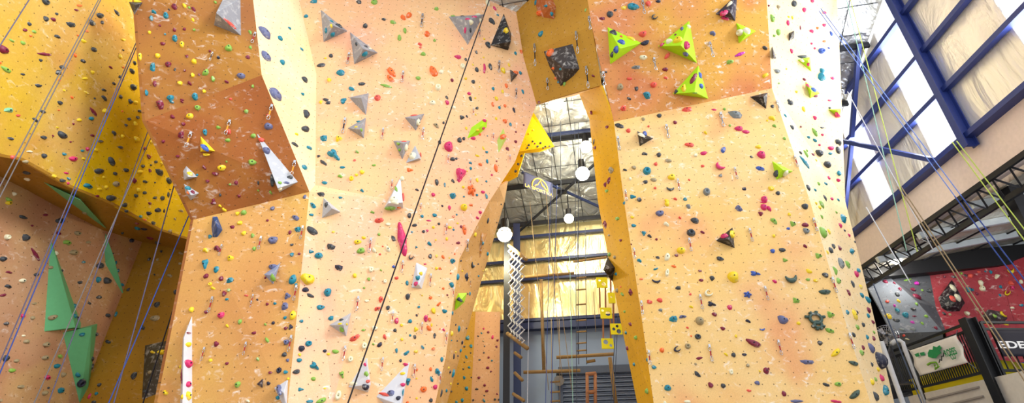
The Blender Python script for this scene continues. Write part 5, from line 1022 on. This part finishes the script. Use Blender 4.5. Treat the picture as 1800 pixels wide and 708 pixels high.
def cloth(name, c, mat, parent, n=12, sag=.05):
    """c: top left, top right, bottom right, bottom left; a hanging sheet with soft folds and a thickness"""
    nn = (c[1] - c[0]).cross(c[3] - c[0]).normalized(); bm = bmesh.new(); G = []
    for j in range(n + 1):
        v = j / n; row = []
        for i in range(n + 1):
            u = i / n; p = (c[0] * (1 - u) + c[1] * u) * (1 - v) + (c[3] * (1 - u) + c[2] * u) * v
            row.append(bm.verts.new(p + nn * sag * (math.sin(u * 5 + v * 7) * math.sin(v * 3.1) * .5)))
        G.append(row)
    for j in range(n):
        for i in range(n): bm.faces.new((G[j][i], G[j][i + 1], G[j + 1][i + 1], G[j + 1][i]))
    o = bm_obj(name, bm, mat, None, True); m = o.modifiers.new('thick', 'SOLIDIFY'); m.thickness = .006; return ch(o, parent)
M_GOLD = plain('logo_gold', (250, 214, 110), .6, var=.05)
tl = P(920, 302, Y=11.9); d_ = Vector((math.sin(math.radians(54)), math.cos(math.radians(54)), 0))
lo, hi = 0., 4.
for _ in range(40):
    m_ = (lo + hi) / 2
    if proj(tl + d_ * m_)[0] < 971: lo = m_
    else: hi = m_
W_ = lo; lo, hi = 0., 3.
for _ in range(40):
    m_ = (lo + hi) / 2
    if proj(tl - Vector((0, 0, m_)))[1] < 328: lo = m_
    else: hi = m_
H_ = lo; dn = Vector((0, 0, -1)); fn = d_.cross(Vector((0, 0, 1))) ; fn = fn if fn.dot(EYE - tl) > 0 else -fn
bn = empty('logo_banner', tl); tag(bn, 'grey blue banner with a gold mountain emblem and gold letters under the roof', 'banner')
cloth('sheet', [tl, tl + d_ * W_, tl + d_ * W_ + dn * H_, tl + dn * H_], plain('banner_slate', (84, 88, 122), .7), bn, 10, .0)
text_on('LA SPORTIVA', tl + d_ * W_ * .04 + dn * H_ * .97, d_, -dn, fn, W_ * .94, H_ * .22, M_GOLD, bn, bold=.02)
cx_, cz_, rr_ = .54, .72, .5
arcp = [tl + d_ * (W_ * (cx_ + .27 * math.cos(t))) + dn * (H_ * (cz_ - .64 * math.sin(t))) + fn * .02 for t in [math.radians(-2 + 184 * i / 16) for i in range(17)]]
ribbon(arcp, .022, M_GOLD, bn, 'emblem'); mp = [(.36, .70), (.42, .56), (.46, .54), (.55, .18), (.62, .5), (.66, .5), (.76, .70)]
ribbon([tl + d_ * (W_ * u) + dn * (H_ * v) + fn * .02 for u, v in mp], .02, M_GOLD, bn, 'emblem')

# ------------------------------------------------------------------ mezzanine edge: railing, post, banners, mats, fan
ZR = WPL.at(1692, 571).z
RA0, RA1 = WPL.at(1556, 619), WPL.at(1705, 567); RA0.z = RA1.z = 0
RB1 = Vector((13.6, RA1.y + .15, 0))
def up(p, z): return Vector((p.x, p.y, z))
def railing(a, b, n, label):
    g_ = empty('railing', up(a, ZM)); tag(g_, label, 'railing')
    for nm, z in (('top_rail', ZR), ('upper_rail', ZR - .13), ('bottom_rail', ZM + .1)):
        bm = bmesh.new(); add_bar(bm, up(a, z), up(b, z), .045, .045); ch(bm_obj(nm, bm, M_BLACK), g_)
    for i in range(n + 1):
        p = a.lerp(b, i / n); bm = bmesh.new(); add_bar(bm, up(p, ZM + .1), up(p, ZR - .13), .018, .018); ch(bm_obj('baluster', bm, M_BLACK), g_)
    for i in (0, .3):
        p = a.lerp(b, i); bm = bmesh.new(); add_bar(bm, up(p, ZM - .15), up(p, ZR), .05, .05); ch(bm_obj('post', bm, M_BLACK), g_)
railing(RA0, RA1 + WV * .15, 40, 'black railing with thin bars at the mezzanine edge, behind the white banner')
railing(RA1 + Vector((.2, .0, 0)), RB1, 34, 'black railing with thin bars behind the dark lettered banner')
bm = bmesh.new(); pt = up(RA1, ZR + .08) + WN * .02; add_ibeam(bm, pt, up(pt, 0), .2, .2, WN); tag(bm_obj('black_post', bm, M_BLACK), 'thick black steel post between the two banners at the mezzanine corner', 'post')
bm = bmesh.new(); c_ = P(1549, 600, Y=9.9); add_tube(bm, [c_, up(c_, 0)], .045, 8); tag(bm_obj('handrail_pipe', bm, M_PIPE, None, True), 'pale upright pipe against the foot of the pale panel', 'pipe')
bm = bmesh.new(); k0 = P(1590, 611, Y=9.8); kk = [P(1567, 604, Y=9.9), P(1573, 599, Y=9.9), P(1581, 598, Y=9.85), P(1587, 602, Y=9.8), k0, up(k0, 0)]; add_tube(bm, kk, .04, 8); tag(bm_obj('handrail_pipe', bm, M_PIPE, None, True), 'pale pipe with a hooked top before the black railing', 'pipe')
# white banner tied to the railing
RPL = Plane(up(RA0, 0) + WN * .08, up(RA1, 0) + WN * .08, up(RA1, 1) + WN * .08)
wb = empty('white_banner', RPL.at(1617, 660)); tag(wb, 'white cloth banner with a green tree print tied to the black railing', 'banner')
WC = [RPL.at(1599, 616), RPL.at(1681, 588.5), RPL.at(1702, 637), RPL.at(1617, 660)]
cloth('sheet', WC, plain('banner_white', (232, 226, 220), .8, var=.03), wb, 14, .06)
M_GREEN = plain('print_green', (40, 140, 80), .8); M_GRN2 = plain('print_lime', (120, 170, 50), .8); M_INK = plain('print_ink', (40, 44, 48), .8)
nW = (WC[1] - WC[0]).cross(WC[3] - WC[0]).normalized(); nW = nW if nW.dot(EYE - WC[0]) > 0 else -nW
def wuv(u, v): return (WC[0] * (1 - u) + WC[1] * u) * (1 - v) + (WC[3] * (1 - u) + WC[2] * u) * v + nW * .05
def patch(uv, mat, name):
    bm = bmesh.new(); poly_prism(bm, [wuv(*p) for p in uv], nW * .004); ch(bm_obj(name, bm, mat), wb)
patch([(.38, .45), (.40, .32), (.46, .22), (.52, .26), (.56, .14), (.62, .22), (.68, .18), (.70, .30), (.64, .36), (.66, .46), (.58, .50), (.52, .58), (.45, .54)], M_GREEN, 'tree_print')
patch([(.12, .22), (.22, .20), (.21, .34), (.14, .33)], M_GREEN, 'print'); patch([(.24, .22), (.34, .24), (.33, .36), (.25, .35)], M_GREEN, 'print')
ribbon([wuv(.30, .72), wuv(.38, .68), wuv(.48, .72), wuv(.50, .88), wuv(.42, .94), wuv(.44, .78)], .022, M_GRN2, wb, 'leaf_print')
ribbon([wuv(.54, .76), wuv(.58, .66), wuv(.60, .72), wuv(.64, .56), wuv(.66, .60), wuv(.72, .44)], .010, M_INK, wb, 'script_print')
uW, vW = (WC[1] - WC[0]).normalized(), (WC[0] - WC[3]).normalized()
text_on('ROPES', wuv(.72, .66), (WC[2] - WC[3]).normalized(), vW, nW, .34, .14, M_GREEN, wb, bold=.03); text_on('CO', wuv(.80, .80), (WC[2] - WC[3]).normalized(), vW, nW, .14, .11, M_GREEN, wb, bold=.03)
ribbon([WC[2], RPL.at(1717, 648)], .008, M_CHROME, wb, 'tie'); ribbon([WC[1], RPL.at(1683, 580)], .008, M_CHROME, wb, 'tie'); ribbon([WC[0], RPL.at(1591, 610)], .008, M_CHROME, wb, 'tie')
# dark banner
BPL = Plane(RA1 + Vector((0, -.07, 0)), RB1 + Vector((0, -.07, 0)), RB1 + Vector((0, -.07, 1)))
eb = empty('dark_banner', BPL.at(1764, 627)); tag(eb, 'black banner with bold white letters on the railing at the picture edge', 'banner')
e0 = BPL.at(1742, 579); e3 = BPL.at(1764, 626); eu = (RB1 - RA1).normalized(); EW = 2.1; e3 = Vector((e0.x + .0, e0.y, e3.z))
cloth('sheet', [e0, e0 + eu * EW, e3 + eu * EW, e3], plain('banner_black', (34, 30, 42), .7), eb, 8, .0)
M_WT = plain('print_white', (244, 240, 238), .8, var=.02); eh = (e0 - e3).length
tx = BPL.at(1758, 612); text_on('EDELRID', tx, eu, Vector((0, 0, 1)), Vector((0, -1, 0)), 1.12, eh * .27, M_WT, eb, bold=.03)
# crash mats
def mat_(pts, z0, z1, mat, label):
    bm = bmesh.new(); poly_prism(bm, [Vector((x, y, z0)) for x, y in pts], Vector((0, 0, z1 - z0))); o = bm_obj('crash_mat', bm, mat); tag(o, label, 'mat', 'crash mats below the boulder walls')
M_MY = plain('mat_yellow', (250, 226, 20), .5, var=.04); M_MB = plain('mat_blue', (70, 104, 190), .5, var=.05)
def q2(p): return (p.x, p.y)
i0, i1 = RA0.lerp(RA1, .05) - WN * .2, RA0.lerp(RA1, .93) - WN * .2
mat_([q2(i0), q2(i1), (i1.x + 1.3, i1.y + .6), (i1.x + 1.3, 11.6), (i0.x + .6, 11.7)], ZM, ZM + .36, M_MY, 'yellow crash mat on the mezzanine behind the black railing')
mat_([(i1.x + 1.35, RA1.y + .35), (i1.x + 4.5, RA1.y + .4), (i1.x + 4.5, 11.2), (i1.x + 1.35, 11.4)], ZM, ZM + .42, M_MB, 'blue crash mat on the mezzanine below the red boulder wall')
# fan
fc = P(1559, 590, Y=10.4); fg = empty('pedestal_fan', up(fc, ZM)); tag(fg, 'round wire guarded fan partly hidden by the pale panel, on the mezzanine', 'fan')
fd = (EYE - fc); fd.z = 0; fd.normalize(); FR = frame_of(fd)
def fp(r, t, dz=0): return fc + FR @ Vector((r * math.cos(t), r * math.sin(t), dz))
bm = bmesh.new()
for r in (.06, .12, .17, .21): add_tube(bm, [fp(r, 2 * math.pi * i / 20, .06 - r * .15) for i in range(21)], .004, 4, False)
for k in range(24): add_tube(bm, [fp(.03, 2 * math.pi * k / 24, .06), fp(.215, 2 * math.pi * k / 24, .02), fp(.2, 2 * math.pi * k / 24, -.08)], .003, 4, False)
ch(bm_obj('guard', bm, M_CHROME), fg)
bm = bmesh.new(); add_tube(bm, [fc - FR @ Vector((0, 0, .16)), fc + FR @ Vector((0, 0, .02))], .05, 10); ch(bm_obj('motor', bm, M_DARK), fg)
for k in range(3):
    bm = bmesh.new(); t = 2.1 * k; poly_prism(bm, [fp(.04, t, -.01), fp(.18, t - .35, -.03), fp(.19, t + .3, .02), fp(.05, t + .5, .01)], FR @ Vector((0, 0, .006))); ch(bm_obj('blade', bm, plain('fan_blade', (150, 150, 156))), fg)
bm = bmesh.new(); add_tube(bm, [fc - FR @ Vector((0, 0, .1)), up(fc - FR @ Vector((0, 0, .1)), ZM + .02)], .02, 8); add_tube(bm, [up(fc - FR @ Vector((0, 0, .1)), ZM), up(fc - FR @ Vector((0, 0, .1)), ZM + .03)], .16, 14); ch(bm_obj('stand', bm, M_DARK), fg)
